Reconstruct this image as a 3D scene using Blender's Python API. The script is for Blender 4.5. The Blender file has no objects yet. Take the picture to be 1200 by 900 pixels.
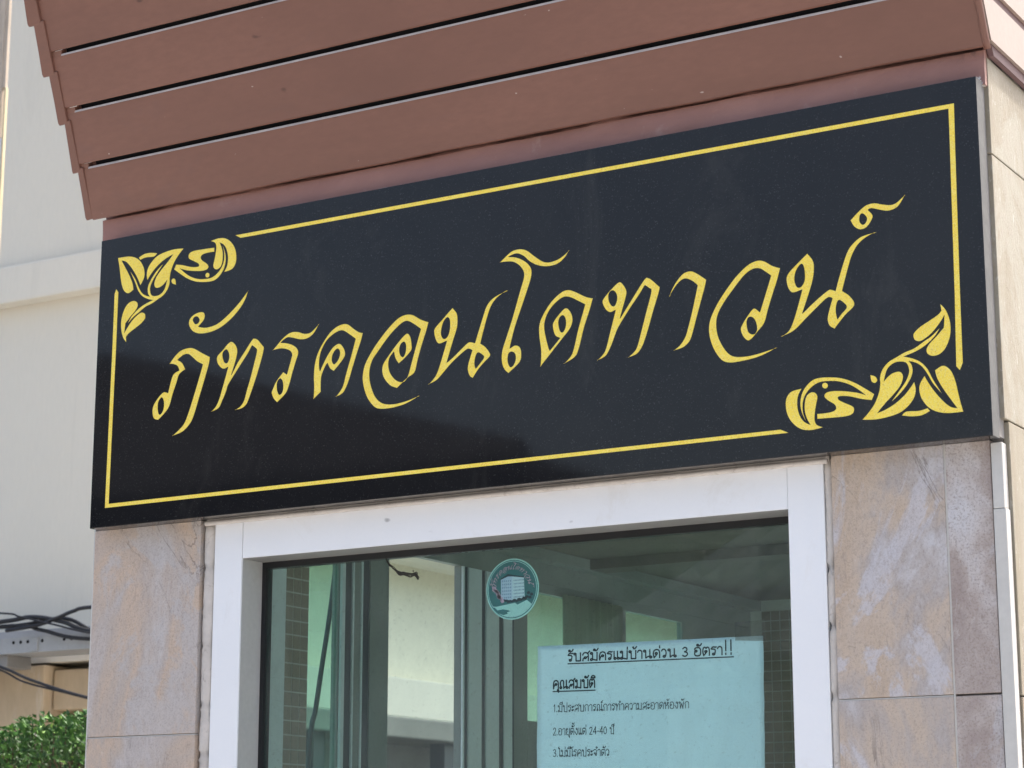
import bpy, bmesh, math, random
from mathutils import Vector, Matrix, noise as mnoise

random.seed(7)
SC = bpy.context.scene
COL = SC.collection
Z0 = 2.2234            # height of the sign's middle above the street; geometry below is written from that level

# ------------------------------------------------------------------ camera
cd = bpy.data.cameras.new('camera')
cam = bpy.data.objects.new('camera', cd)
COL.objects.link(cam)
right = Vector((0.857, 0.5153, -0.0002))
down = Vector((-0.1116, 0.1852, -0.9763))
fwd = Vector((-0.5031, 0.8367, 0.2162))
fwd.normalize()
right = (right - fwd * right.dot(fwd)).normalized()
up = right.cross(fwd)
m = Matrix((right, up, -fwd)).transposed().to_4x4()
m.translation = Vector((1.3116, -2.1268, -0.6234 + Z0))
cam.matrix_world = m
cd.sensor_width = 36.0
cd.lens = 2587.0 / 1200.0 * 36.0
cd.clip_start = 0.05
cd.clip_end = 2000.0
cd.dof.use_dof = True
cd.dof.focus_distance = 2.6
cd.dof.aperture_fstop = 28.0
SC.camera = cam

# ------------------------------------------------------------------ sky and sun (sun high behind the booth: its front is in open shade)
SUN_ELEV = math.radians(56)
SUN_DIR = Vector((0.40, 0.92, 0.0)).normalized() * math.cos(SUN_ELEV) + Vector((0, 0, math.sin(SUN_ELEV)))
w = bpy.data.worlds.new('World')
SC.world = w
w.use_nodes = True
wn = w.node_tree.nodes
bg = wn['Background']
sky = wn.new('ShaderNodeTexSky')
sky.sky_type = 'NISHITA'
sky.sun_disc = False
sky.sun_elevation = SUN_ELEV
sky.sun_rotation = math.atan2(SUN_DIR.x, SUN_DIR.y)
sky.dust_density = 7.0
sky.air_density = 1.0
sky.ozone_density = 1.0
w.node_tree.links.new(sky.outputs[0], bg.inputs[0])
bg.inputs[1].default_value = 0.15
sd = bpy.data.lights.new('sun', 'SUN')
sd.energy = 3.0
sd.angle = math.radians(3)
sd.color = (1.0, 0.97, 0.91)
sun = bpy.data.objects.new('sun', sd)
COL.objects.link(sun)
sun.location = (6, 0, 12)
sun.rotation_euler = (-SUN_DIR).to_track_quat('-Z', 'Y').to_euler()
SC.view_settings.view_transform = 'Standard'
SC.view_settings.look = 'None'
SC.view_settings.gamma = 1.0
SC.view_settings.exposure = 1.40
SC.cycles.transparent_max_bounces = 24

# ------------------------------------------------------------------ helpers
WORLD = {}             # world position of every object's origin


def link(o, loc, parent=None):
    COL.objects.link(o)
    WORLD[o] = Vector(loc)
    if parent is not None:
        o.parent = parent
        o.location = WORLD[o] - WORLD[parent]
    else:
        o.location = WORLD[o]
    return o


def tag(o, label=None, category=None, group=None, kind=None):
    if label: o['label'] = label
    if category: o['category'] = category
    if group: o['group'] = group
    if kind: o['kind'] = kind
    return o


def empty(name, loc):
    o = bpy.data.objects.new(name, None)
    o.empty_display_size = 0.1
    return link(o, (loc[0], loc[1], loc[2] + Z0))


def mesh_obj(name, verts, faces, mats, parent=None, smooth=False, origin=None, mi=None):
    vs = [Vector(v) + Vector((0, 0, Z0)) for v in verts]
    if origin is None:
        lo = Vector([min(v[i] for v in vs) for i in range(3)])
        hi = Vector([max(v[i] for v in vs) for i in range(3)])
        c = (lo + hi) / 2
    else:
        c = Vector(origin) + Vector((0, 0, Z0))
    me = bpy.data.meshes.new(name)
    me.from_pydata([v - c for v in vs], [], faces)
    for mt in (mats if isinstance(mats, (list, tuple)) else [mats]):
        me.materials.append(mt)
    if mi:
        for p, i in zip(me.polygons, mi):
            p.material_index = i
    if smooth:
        for p in me.polygons:
            p.use_smooth = True
    me.update()
    return link(bpy.data.objects.new(name, me), c, parent)


def twin(src, loc, parent=None, name=None):
    o = src.copy()
    return link(o, (loc[0], loc[1], loc[2] + Z0), parent)


def bm_obj(name, bm, mats, parent=None, smooth=False):
    bmesh.ops.recalc_face_normals(bm, faces=bm.faces)
    bm.verts.index_update()
    vs = [v.co.copy() for v in bm.verts]
    fs = [[v.index for v in f.verts] for f in bm.faces]
    mi = [f.material_index for f in bm.faces]
    bm.free()
    return mesh_obj(name, vs, fs, mats, parent, smooth, None, mi)


def add_box(bm, x0, x1, y0, y1, z0, z1, bev=0.0):
    r = bmesh.ops.create_cube(bm, size=1.0)
    for v in r['verts']:
        v.co = Vector(((x0 + x1) / 2 + v.co.x * (x1 - x0), (y0 + y1) / 2 + v.co.y * (y1 - y0), (z0 + z1) / 2 + v.co.z * (z1 - z0)))
    if bev > 0:
        es = list({e for v in r['verts'] for e in v.link_edges})
        bmesh.ops.bevel(bm, geom=es, offset=bev, segments=2, affect='EDGES', profile=0.6)


def box(name, x0, x1, y0, y1, z0, z1, mat, parent=None, bev=0.0):
    bm = bmesh.new()
    add_box(bm, x0, x1, y0, y1, z0, z1, bev)
    return bm_obj(name, bm, mat, parent)


def boxes(name, lst, mat, parent=None, bev=0.0):
    bm = bmesh.new()
    for b in lst:
        add_box(bm, *b, bev)
    return bm_obj(name, bm, mat, parent)


def prism(name, poly, d, mat, parent=None, bev=0.0):
    """closed polygon (world points, planar) pushed along the vector d"""
    bm = bmesh.new()
    a = [bm.verts.new(p) for p in poly]
    b = [bm.verts.new(Vector(p) + Vector(d)) for p in poly]
    n = len(poly)
    bm.faces.new(a)
    bm.faces.new(b[::-1])
    for i in range(n):
        bm.faces.new((a[i], b[i], b[(i + 1) % n], a[(i + 1) % n]))
    if bev > 0:
        bmesh.ops.bevel(bm, geom=list(bm.edges), offset=bev, segments=2, affect='EDGES', profile=0.6)
    return bm_obj(name, bm, mat, parent)


def crom(pts, n=5, closed=False):
    """Catmull-Rom through Vectors"""
    out = []
    k = len(pts)
    for i in range(k if closed else k - 1):
        p1, p2 = pts[i], pts[(i + 1) % k]
        p0 = pts[i - 1] if (closed or i > 0) else p1
        p3 = pts[(i + 2) % k] if (closed or i + 2 < k) else p2
        for j in range(n):
            t = j / n
            out.append(0.5 * (2 * p1 + (p2 - p0) * t + (2 * p0 - 5 * p1 + 4 * p2 - p3) * t * t + (3 * p1 - p0 - 3 * p2 + p3) * t ** 3))
    if not closed:
        out.append(pts[-1])
    return out


def add_tube(bm, pts, r, seg=8, taper=None):
    rings = []
    n = len(pts)
    prev = Vector((0, 0, 1))
    for i, p in enumerate(pts):
        t = (pts[min(i + 1, n - 1)] - pts[max(i - 1, 0)]).normalized()
        a = t.cross(prev)
        if a.length < 1e-4:
            a = t.cross(Vector((1, 0, 0)))
        a.normalize()
        b = a.cross(t)
        rr = r if taper is None else r * taper(i / max(1, n - 1))
        rings.append([bm.verts.new(p + (a * math.cos(k * 2 * math.pi / seg) + b * math.sin(k * 2 * math.pi / seg)) * rr) for k in range(seg)])
    for i in range(n - 1):
        for k in range(seg):
            bm.faces.new((rings[i][k], rings[i][(k + 1) % seg], rings[i + 1][(k + 1) % seg], rings[i + 1][k]))
    bm.faces.new(rings[0][::-1])
    bm.faces.new(rings[-1])


def tube(name, pts, r, mat, parent=None, n=6, seg=8, taper=None):
    bm = bmesh.new()
    add_tube(bm, crom([Vector(p) for p in pts], n), r, seg, taper)
    return bm_obj(name, bm, mat, parent, True)


# ------------------------------------------------------------------ materials
class NT:
    def __init__(self, name):
        self.m = bpy.data.materials.new(name)
        self.m.use_nodes = True
        self.t = self.m.node_tree
        self.b = self.t.nodes['Principled BSDF']
        self.out = self.t.nodes['Material Output']

    def n(self, typ, **kw):
        nd = self.t.nodes.new(typ)
        for k, v in kw.items():
            if k.startswith('i_'):
                key = k[2:]
                nd.inputs[int(key) if key.isdigit() else key.replace('_', ' ')].default_value = v
            else:
                setattr(nd, k, v)
        return nd

    def l(self, a, b):
        self.t.links.new(a, b)

    def coords(self, scale=(1, 1, 1), rot=(0, 0, 0), rnd=0.0, kind='Object'):
        tc = self.n('ShaderNodeTexCoord')
        mp = self.n('ShaderNodeMapping')
        mp.inputs['Scale'].default_value = scale
        mp.inputs['Rotation'].default_value = rot
        src = tc.outputs[kind]
        if rnd:
            oi = self.n('ShaderNodeObjectInfo')
            mu = self.n('ShaderNodeMath', operation='MULTIPLY', i_1=rnd)
            self.l(oi.outputs['Random'], mu.inputs[0])
            ad = self.n('ShaderNodeVectorMath', operation='ADD')
            self.l(src, ad.inputs[0])
            self.l(mu.outputs[0], ad.inputs[1])
            src = ad.outputs[0]
        self.l(src, mp.inputs['Vector'])
        return mp.outputs[0]

    def noise(self, vec, scale, detail=6, rough=0.6, dist=0.0, dims=None):
        nd = self.n('ShaderNodeTexNoise')
        nd.inputs['Scale'].default_value = scale
        nd.inputs['Detail'].default_value = detail
        nd.inputs['Roughness'].default_value = rough
        nd.inputs['Distortion'].default_value = dist
        self.l(vec, nd.inputs['Vector'])
        return nd.outputs['Fac']

    def ramp(self, fac, stops, interp='LINEAR'):
        r = self.n('ShaderNodeValToRGB')
        r.color_ramp.interpolation = interp
        e = r.color_ramp.elements
        while len(e) > 1:
            e.remove(e[-1])
        for i, (p, c) in enumerate(stops):
            el = e[0] if i == 0 else e.new(p)
            el.position = p
            el.color = (*c, 1) if len(c) == 3 else c
        self.l(fac, r.inputs[0])
        return r.outputs[0]

    def gray(self, fac, a, b, lo=0.0, hi=1.0):
        mr = self.n('ShaderNodeMapRange', i_1=a, i_2=b, i_3=lo, i_4=hi)
        self.l(fac, mr.inputs[0])
        return mr.outputs[0]

    def mix(self, fac, a, b, mode='MIX'):
        mx = self.n('ShaderNodeMix', data_type='RGBA', blend_type=mode)
        for s, v in ((0, fac), (6, a), (7, b)):
            if hasattr(v, 'links') or hasattr(v, 'is_linked'):
                self.l(v, mx.inputs[s])
            else:
                mx.inputs[s].default_value = v if s == 0 else ((*v, 1) if len(v) == 3 else v)
        return mx.outputs[2]

    def math(self, op, a, b=0.0):
        md = self.n('ShaderNodeMath', operation=op)
        for s, v in ((0, a), (1, b)):
            if hasattr(v, 'is_linked'):
                self.l(v, md.inputs[s])
            else:
                md.inputs[s].default_value = v
        return md.outputs[0]

    def bump(self, h, strength=0.3, dist=0.002):
        bp = self.n('ShaderNodeBump')
        bp.inputs['Strength'].default_value = strength
        bp.inputs['Distance'].default_value = dist
        self.l(h, bp.inputs['Height'])
        self.l(bp.outputs[0], self.b.inputs['Normal'])

    def color(self, c):
        if hasattr(c, 'is_linked'):
            self.l(c, self.b.inputs['Base Color'])
        else:
            self.b.inputs['Base Color'].default_value = (*c, 1)

    def setup(self, rough=0.6, spec=0.5, metal=0.0):
        if hasattr(rough, 'is_linked'):
            self.l(rough, self.b.inputs['Roughness'])
        else:
            self.b.inputs['Roughness'].default_value = rough
        self.b.inputs['Specular IOR Level'].default_value = spec
        self.b.inputs['Metallic'].default_value = metal
        return self.m


def paint(name, col, var=0.12, scale=9.0, rough=0.55, bump=0.15, spec=0.4, fine=140.0, stretch=(1, 1, 1), rnd=0.0, dirt=None, fa=0.5, fleck=None):
    """painted or cast surface: slow tone changes, fine grain, faint relief, optional dirt colour"""
    t = NT(name)
    v = t.coords(stretch, rnd=rnd)
    n1 = t.noise(v, scale, 7, 0.62, 0.4)
    n2 = t.noise(v, fine, 4, 0.6)
    c = t.mix(t.gray(n1, 0.3, 0.7), tuple(x * (1 - var) for x in col), tuple(min(0.95, x * (1 + var)) for x in col))
    c = t.mix(t.gray(n2, 0.25, 0.75, 0.0, fa), c, tuple(x * 0.8 for x in col))
    if fleck:
        n6 = t.noise(t.coords((1, 1, 1.6), rnd=rnd), 75.0, 2, 0.4)
        c = t.mix(t.gray(n6, 0.785, 0.81, 0.0, 0.8), c, fleck)
        n7 = t.noise(t.coords((0.5, 1, 1.0), (0.3, 0.2, 0.1), rnd=rnd), 40.0, 2, 0.4)
        c = t.mix(t.gray(n7, 0.25, 0.22, 0.0, 0.7), c, tuple(x * 0.35 for x in col))
    if dirt:
        n3 = t.noise(v, scale * 2.3, 9, 0.75, 1.0)
        c = t.mix(t.gray(n3, 0.56, 0.72, 0.0, dirt[1]), c, dirt[0])
    t.color(c)
    t.bump(t.math('ADD', t.math('MULTIPLY', n1, 1.5), t.math('MULTIPLY', n2, 0.5)), bump, 0.002)
    return t.setup(rough, spec)


def slate(name, stops, rot, stretch, patch, scale=7.0, speck=0.5, rnd=13.0, crack=0.0, bump=0.55):
    """riven slate-look porcelain tile: cloudy mineral bands, pale blooms, grit and relief"""
    t = NT(name)
    v = t.coords(stretch, rot, rnd)
    n1 = t.noise(v, scale * 0.62, 12, 0.58, 2.2)
    c = t.ramp(n1, stops)
    v2 = t.coords((1, 1, 1), (0, 0, 0), rnd + 3.1)
    n2 = t.noise(t.coords((1, 1, 0.7), (0, 0.6, 0), rnd + 3.1), 5.5, 12, 0.66, 1.2)
    c = t.mix(t.gray(n2, 0.535, 0.575, 0.0, 0.75), c, patch)
    n3 = t.noise(v2, 420.0, 3, 0.7)
    n4 = t.noise(t.coords((1, 1, 0.6), (0, 0.5, 0), rnd + 3.1), 150.0, 8, 0.8, 0.8)
    c = t.mix(t.gray(n3, 0.50, 0.64, 0.0, speck * 0.7), c, (0.25, 0.20, 0.175))
    n5 = t.noise(t.coords((1, 1, 0.35), (0, 0.5, 0), rnd + 5.0), 120.0, 7, 0.75, 1.5)
    c = t.mix(t.gray(n5, 0.53, 0.67, 0.0, 0.38), c, (0.33, 0.265, 0.235))
    c = t.mix(t.gray(n5, 0.30, 0.42, 0.5, 0.0), c, (0.66, 0.62, 0.60))
    c = t.mix(t.gray(n4, 0.50, 0.70, 0.0, 0.28), c, (0.29, 0.235, 0.205))
    h = t.math('ADD', t.math('MULTIPLY', n4, 0.9), t.math('ADD', t.math('MULTIPLY', n1, 1.2), t.math('MULTIPLY', n5, 0.9)))
    if crack:
        nv = t.noise(t.coords((1.0, 1.0, 0.5), (0, 0.6, 0), rnd + 8.0), 5.0, 7, 0.62, 1.4)
        line = t.gray(t.math('ABSOLUTE', t.math('SUBTRACT', nv, 0.5)), 0.0, 0.006, 1.0, 0.0)
        gate = t.gray(t.noise(v2, 6.0, 3), 0.47, 0.58)
        ck = t.math('MULTIPLY', t.math('MULTIPLY', line, gate), crack)
        c = t.mix(ck, c, (0.17, 0.135, 0.12))
        h = t.math('SUBTRACT', h, t.math('MULTIPLY', ck, 0.8))
    h = t.math('ADD', h, t.math('MULTIPLY', n3, 0.35))
    t.color(c)
    t.bump(h, bump, 0.004)
    return t.setup(0.62, 0.35)


def glass(name, tint, rough=0.01, dust=0.05):
    t = NT(name)
    t.t.nodes.remove(t.b)
    tr = t.n('ShaderNodeBsdfTransparent')
    tr.inputs[0].default_value = (*tint, 1)
    gl = t.n('ShaderNodeBsdfGlossy')
    gl.inputs['Color'].default_value = (1, 1, 1, 1)
    gl.inputs['Roughness'].default_value = rough
    fr = t.n('ShaderNodeFresnel')
    ge = t.n('ShaderNodeNewGeometry')
    t.l(t.gray(ge.outputs['Backfacing'], 0.0, 1.0, 1.5, 1 / 1.5), fr.inputs[0])     # same reflectance on both faces of the pane
    m1 = t.n('ShaderNodeMixShader')
    t.l(fr.outputs[0], m1.inputs[0])
    t.l(tr.outputs[0], m1.inputs[1])
    t.l(gl.outputs[0], m1.inputs[2])
    df = t.n('ShaderNodeBsdfDiffuse')
    df.inputs[0].default_value = (0.55, 0.55, 0.5, 1)
    v = t.coords((1, 1, 0.35))
    a = t.gray(t.noise(v, 16.0, 8, 0.7, 0.8), 0.42, 0.75, dust * 0.25, dust)
    b = t.gray(t.noise(t.coords(), 260.0, 2, 0.5), 0.66, 0.74, 0.0, dust * 2.0)
    m2 = t.n('ShaderNodeMixShader')
    t.l(t.math('ADD', a, b), m2.inputs[0])
    t.l(m1.outputs[0], m2.inputs[1])
    t.l(df.outputs[0], m2.inputs[2])
    t.l(m2.outputs[0], t.out.inputs[0])
    return t.m


M = {}
M['brown'] = paint('brown_paint', (0.198, 0.090, 0.063), 0.16, 5.0, 0.5, 0.16, 0.45, 160, (0.35, 1, 1), rnd=7.0, dirt=((0.15, 0.08, 0.07), 0.35), fleck=(0.45, 0.36, 0.32))
M['brown_dark'] = paint('brown_paint_edge', (0.15, 0.085, 0.085), 0.1, 12.0, 0.6, 0.2)
M['pale_board'] = paint('pale_pink_beige_paint', (0.34, 0.265, 0.225), 0.06, 6.0, 0.5, 0.1)
M['bare'] = paint('bare_fibre_cement', (0.50, 0.46, 0.45), 0.15, 30.0, 0.8, 0.2, 0.2)
M['void'] = paint('dark_lining', (0.012, 0.012, 0.013), 0.2, 5.0, 0.9, 0.0, 0.1)
M['white_frame'] = paint('white_powder_coat', (0.83, 0.84, 0.855), 0.015, 4.0, 0.35, 0.02, 0.5, 300, dirt=((0.64, 0.60, 0.54), 0.3), fa=0.08, fleck=(0.35, 0.31, 0.27))
M['sealant'] = paint('old_sealant', (0.62, 0.57, 0.52), 0.1, 30.0, 0.6, 0.5, 0.3, 120, dirt=((0.25, 0.2, 0.16), 0.7))
M['corner_white'] = paint('white_pvc_trim', (0.60, 0.58, 0.54), 0.04, 8.0, 0.4, 0.05, dirt=((0.5, 0.46, 0.4), 0.3))
M['rubber'] = paint('black_rubber', (0.012, 0.013, 0.014), 0.2, 20.0, 0.6, 0.1)
M['concrete'] = paint('grey_concrete', (0.36, 0.34, 0.32), 0.12, 6.0, 0.85, 0.3, 0.2)
M['mortar'] = paint('grey_mortar', (0.30, 0.285, 0.27), 0.2, 60.0, 0.9, 0.6, 0.2)
M['inner_wall'] = paint('cream_inner_wall', (0.70, 0.66, 0.58), 0.06, 5.0, 0.7, 0.1)
M['ceiling'] = paint('tan_ceiling', (0.20, 0.17, 0.14), 0.12, 9.0, 0.8, 0.2)
M['alu_white'] = paint('white_aluminium', (0.85, 0.86, 0.87), 0.05, 8.0, 0.35, 0.03)
M['alu_dark'] = paint('dark_aluminium', (0.05, 0.06, 0.07), 0.15, 8.0, 0.35, 0.03)
M['mosaic'] = paint('brown_mosaic', (0.36, 0.27, 0.20), 0.12, 30.0, 0.4, 0.2, rnd=9.0)
M['grout'] = paint('pale_grout', (0.62, 0.57, 0.48), 0.1, 30.0, 0.9, 0.3)
M['glass'] = glass('green_tinted_glass', (0.81, 0.92, 0.915), 0.008, 0.06)
M['glass_side'] = glass('green_tinted_glass_side', (0.68, 0.88, 0.81), 0.008, 0.05)
M['cream_wall'] = paint('cream_render', (0.77, 0.715, 0.60), 0.03, 0.9, 0.8, 0.06, 0.2, 60, (1, 1, 0.22), dirt=((0.62, 0.575, 0.48), 0.4), fa=0.2)
M['yellow_wall'] = paint('warm_cream_render', (0.88, 0.81, 0.64), 0.04, 2.5, 0.85, 0.5, 0.2, 26)
M['stone_tan'] = paint('stained_tan_stone', (0.52, 0.40, 0.26), 0.22, 2.2, 0.8, 0.4, 0.2, 60, (1, 1, 0.25), dirt=((0.66, 0.6, 0.5), 0.7))
M['steel'] = paint('galvanised_steel', (0.36, 0.37, 0.37), 0.1, 10.0, 0.42, 0.08, 0.6, 90, dirt=((0.3, 0.28, 0.25), 0.4))
M['cable'] = paint('black_cable', (0.018, 0.018, 0.02), 0.2, 10.0, 0.45, 0.05)
M['asphalt'] = paint('asphalt', (0.055, 0.054, 0.052), 0.2, 2.0, 0.9, 0.5, 0.3, 90)
M['forecourt'] = paint('pale_concrete', (0.34, 0.335, 0.325), 0.1, 0.8, 0.85, 0.3, 0.3, 40)
M['beam'] = paint('weathered_beam', (0.16, 0.155, 0.14), 0.2, 4.0, 0.8, 0.3)
M['facing_wall'] = paint('grey_render', (0.34, 0.35, 0.35), 0.12, 2.0, 0.85, 0.2)
M['rebate'] = paint('grey_aluminium', (0.44, 0.435, 0.42), 0.04, 10.0, 0.45, 0.03, dirt=((0.3, 0.28, 0.25), 0.3))  # shade on the white reveal put into a grey colour, with some dirt
M['rebate_dark'] = paint('grimy_aluminium', (0.25, 0.24, 0.225), 0.08, 10.0, 0.5, 0.05)  # shade under the frame head as colour; also the tray brackets' own grey
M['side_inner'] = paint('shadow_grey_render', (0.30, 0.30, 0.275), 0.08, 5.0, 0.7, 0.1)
M['beam2'] = paint('dim_render', (0.22, 0.215, 0.20), 0.2, 4.0, 0.8, 0.3)
M['dark_roof'] = paint('dark_roof_tiles', (0.04, 0.045, 0.055), 0.25, 3.0, 0.8, 0.3, 0.2, 20)
M['house_wall'] = paint('grey_blue_render', (0.07, 0.08, 0.095), 0.12, 2.0, 0.85, 0.2)
M['post'] = paint('weathered_post', (0.50, 0.42, 0.34), 0.25, 5.0, 0.85, 0.7, 0.2, 40, (1, 1, 0.3), dirt=((0.62, 0.58, 0.56), 0.9))
M['post_white'] = paint('whitewashed_post', (0.66, 0.65, 0.68), 0.08, 8.0, 0.8, 0.3, 0.2, 40, dirt=((0.4, 0.35, 0.33), 0.3))
M['post_edge'] = paint('cream_post_edge', (0.62, 0.52, 0.33), 0.1, 8.0, 0.7, 0.2)
M['curtain'] = paint('pale_curtain', (0.52, 0.50, 0.42), 0.08, 8.0, 0.9, 0.1)
_c = M['curtain'].node_tree
_tl = _c.nodes.new('ShaderNodeBsdfTranslucent')
_tl.inputs[0].default_value = (0.75, 0.72, 0.6, 1)
_mx = _c.nodes.new('ShaderNodeMixShader')
_mx.inputs[0].default_value = 0.6
_c.links.new(_c.nodes['Principled BSDF'].outputs[0], _mx.inputs[1])
_c.links.new(_tl.outputs[0], _mx.inputs[2])
_c.links.new(_mx.outputs[0], _c.nodes['Material Output'].inputs[0])
M['web'] = paint('dark_dusty_web', (0.05, 0.05, 0.045), 0.3, 60.0, 0.95, 0.2, 0.1)
M['paper'] = paint('white_paper', (0.86, 0.89, 0.91), 0.025, 14.0, 0.8, 0.45, 0.2, 300, fa=0.1)
M['ink'] = paint('black_print', (0.03, 0.035, 0.04), 0.1, 10.0, 0.6, 0.0)
M['tape'] = glass('clear_tape', (0.90, 0.87, 0.84), 0.05, 0.03)

# tiles
M['slate_left'] = slate('slate_tan', [(0.30, (0.40, 0.355, 0.33)), (0.40, (0.55, 0.50, 0.475)), (0.46, (0.52, 0.44, 0.38)), (0.53, (0.60, 0.465, 0.36)), (0.60, (0.52, 0.44, 0.385)), (0.68, (0.57, 0.53, 0.51))], (0, 0.5, 0), (1, 1, 0.45), (0.53, 0.50, 0.49), 6.0, 0.45, crack=0.6)
M['slate_right'] = slate('slate_ochre_grey', [(0.30, (0.40, 0.35, 0.33)), (0.40, (0.56, 0.44, 0.335)), (0.48, (0.58, 0.475, 0.385)), (0.53, (0.48, 0.425, 0.395)), (0.60, (0.60, 0.58, 0.59)), (0.70, (0.50, 0.455, 0.43))], (0, 0.45, 0), (1, 1, 0.5), (0.60, 0.585, 0.62), 6.0, 0.4, crack=0.55)
M['slate_dark'] = slate('slate_brown_grit', [(0.35, (0.36, 0.29, 0.265)), (0.44, (0.46, 0.39, 0.355)), (0.49, (0.58, 0.53, 0.51)), (0.58, (0.62, 0.60, 0.61))], (0, 0.4, 0), (1, 1, 0.6), (0.54, 0.52, 0.53), 6.5, 0.75)
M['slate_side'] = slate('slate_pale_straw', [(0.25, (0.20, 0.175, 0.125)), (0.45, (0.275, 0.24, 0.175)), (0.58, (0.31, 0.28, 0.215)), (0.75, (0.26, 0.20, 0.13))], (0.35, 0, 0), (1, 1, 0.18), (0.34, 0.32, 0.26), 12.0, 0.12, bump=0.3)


def granite():
    t = NT('polished_black_granite')
    v = t.coords()
    n1 = t.noise(v, 520.0, 2, 0.6)
    n2 = t.noise(v, 3.0, 5, 0.6, 0.6)
    c = t.mix(t.gray(n1, 0.62, 0.72, 0.0, 0.6), (0.010, 0.0105, 0.012), (0.075, 0.075, 0.075))
    c = t.mix(t.gray(n2, 0.4, 0.7, 0.0, 0.5), c, (0.020, 0.020, 0.021))
    n5 = t.noise(t.coords((1, 1, 0.35)), 11.0, 8, 0.75, 0.8)
    c = t.mix(t.gray(n5, 0.56, 0.74, 0.0, 0.30), c, (0.060, 0.058, 0.054))
    t.color(c)
    t.b.inputs['Specular Tint'].default_value = (1.0, 0.92, 0.84, 1)
    n3 = t.noise(t.coords((1, 1, 3.0)), 14.0, 7, 0.7, 0.6)
    return t.setup(t.gray(n3, 0.3, 0.7, 0.025, 0.06), 0.36)


M['granite'] = granite()
M['granite_side'] = paint('sawn_granite_edge', (0.13, 0.13, 0.128), 0.15, 40.0, 0.8, 0.3, 0.3, 300)


def gold():
    t = NT('gold_paint')
    v = t.coords(kind='Object')
    n1 = t.noise(v, 420.0, 3, 0.7)
    n2 = t.noise(v, 900.0, 2, 0.6)
    n4 = t.noise(v, 30.0, 4, 0.6)
    c = t.mix(t.gray(n4, 0.3, 0.7), (0.94, 0.68, 0.055), (0.95, 0.75, 0.10))
    c = t.mix(t.gray(n1, 0.54, 0.64, 0.0, 0.5), c, (0.60, 0.38, 0.05))
    c = t.mix(t.gray(n2, 0.55, 0.63, 0.0, 0.7), c, (0.95, 0.84, 0.36))  # pale specks put sparkle highlights into the paint colour
    t.color(c)
    t.bump(n1, 0.5, 0.0006)
    return t.setup(0.5, 0.5, 0.0)


M['gold'] = gold()


def band_mat():
    """brown painted plaster with paint chips along its lower lip and soot on its right end"""
    t = NT('brown_painted_plaster')
    v = t.coords((0.5, 1, 1))
    n1 = t.noise(v, 9.0, 8, 0.65, 1.0)
    c = t.mix(t.gray(n1, 0.3, 0.7), (0.27, 0.135, 0.108), (0.34, 0.18, 0.148))
    n2 = t.noise(t.coords(), 24.0, 7, 0.7, 0.5)
    c = t.mix(t.gray(n2, 0.60, 0.75, 0.0, 0.5), c, (0.42, 0.29, 0.25))
    tc = t.n('ShaderNodeTexCoord')
    sp = t.n('ShaderNodeSeparateXYZ')
    t.l(tc.outputs['Object'], sp.inputs[0])
    low = t.gray(sp.outputs[2], -0.0185, -0.0162, 1.0, 0.0)
    chip = t.gray(t.noise(t.coords(), 60.0, 6, 0.7), 0.52, 0.57)
    c = t.mix(t.math('MULTIPLY', low, chip), c, (0.72, 0.68, 0.64))
    endx = t.gray(sp.outputs[0], 0.555, 0.60)
    hi = t.gray(sp.outputs[2], 0.0, 0.016)
    soot = t.gray(t.noise(t.coords(), 45.0, 8, 0.75, 0.6), 0.42, 0.6)
    c = t.mix(t.math('MULTIPLY', t.math('MULTIPLY', endx, hi), soot), c, (0.05, 0.045, 0.045))
    t.color(c)
    t.bump(t.math('ADD', n1, t.math('MULTIPLY', n2, 0.6)), 0.35, 0.004)
    return t.setup(0.55, 0.4)


M['band'] = band_mat()


def leaf_mat():
    t = NT('hedge_leaf')
    at = t.n('ShaderNodeAttribute', attribute_name='tone')
    c = t.ramp(at.outputs['Fac'], [(0.0, (0.018, 0.055, 0.010)), (0.45, (0.045, 0.125, 0.02)), (0.8, (0.10, 0.24, 0.035)), (1.0, (0.22, 0.36, 0.07))])
    t.color(c)
    return t.setup(0.55, 0.35)


M['leaf'] = leaf_mat()
M['bark'] = paint('hedge_stem', (0.10, 0.07, 0.045), 0.2, 20.0, 0.9, 0.5)
for nm, colr in (('print_teal', (0.06, 0.20, 0.20)), ('print_mint', (0.66, 0.88, 0.80)), ('print_white', (0.88, 0.88, 0.92)), ('print_pink', (0.52, 0.20, 0.33)), ('print_lilac', (0.72, 0.72, 0.86)), ('print_dark', (0.03, 0.045, 0.06)), ('print_rose', (0.92, 0.48, 0.60)), ('print_grey', (0.30, 0.33, 0.44))):
    M[nm] = paint(nm, colr, 0.05, 30.0, 0.5, 0.0)

# ================================================================== the setting
GROUND = -Z0
o = mesh_obj('road', [(-300, -300, GROUND), (300, -300, GROUND), (300, 300, GROUND), (-300, 300, GROUND)], [(0, 1, 2, 3)], M['asphalt'])
tag(o, kind='structure')
o = mesh_obj('pavement', [(-22, -9, GROUND + 0.004), (22, -9, GROUND + 0.004), (22, 6.4, GROUND + 0.004), (-22, 6.4, GROUND + 0.004)], [(0, 1, 2, 3)], M['forecourt'])
tag(o, kind='structure')

# ================================================================== guard booth
booth = empty('guard_booth', (0, 1.0, GROUND))
tag(booth, 'slate tiled guard booth with brown plank canopy and white framed window', 'booth')
YW = 0.028             # front face of the tiles

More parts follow.
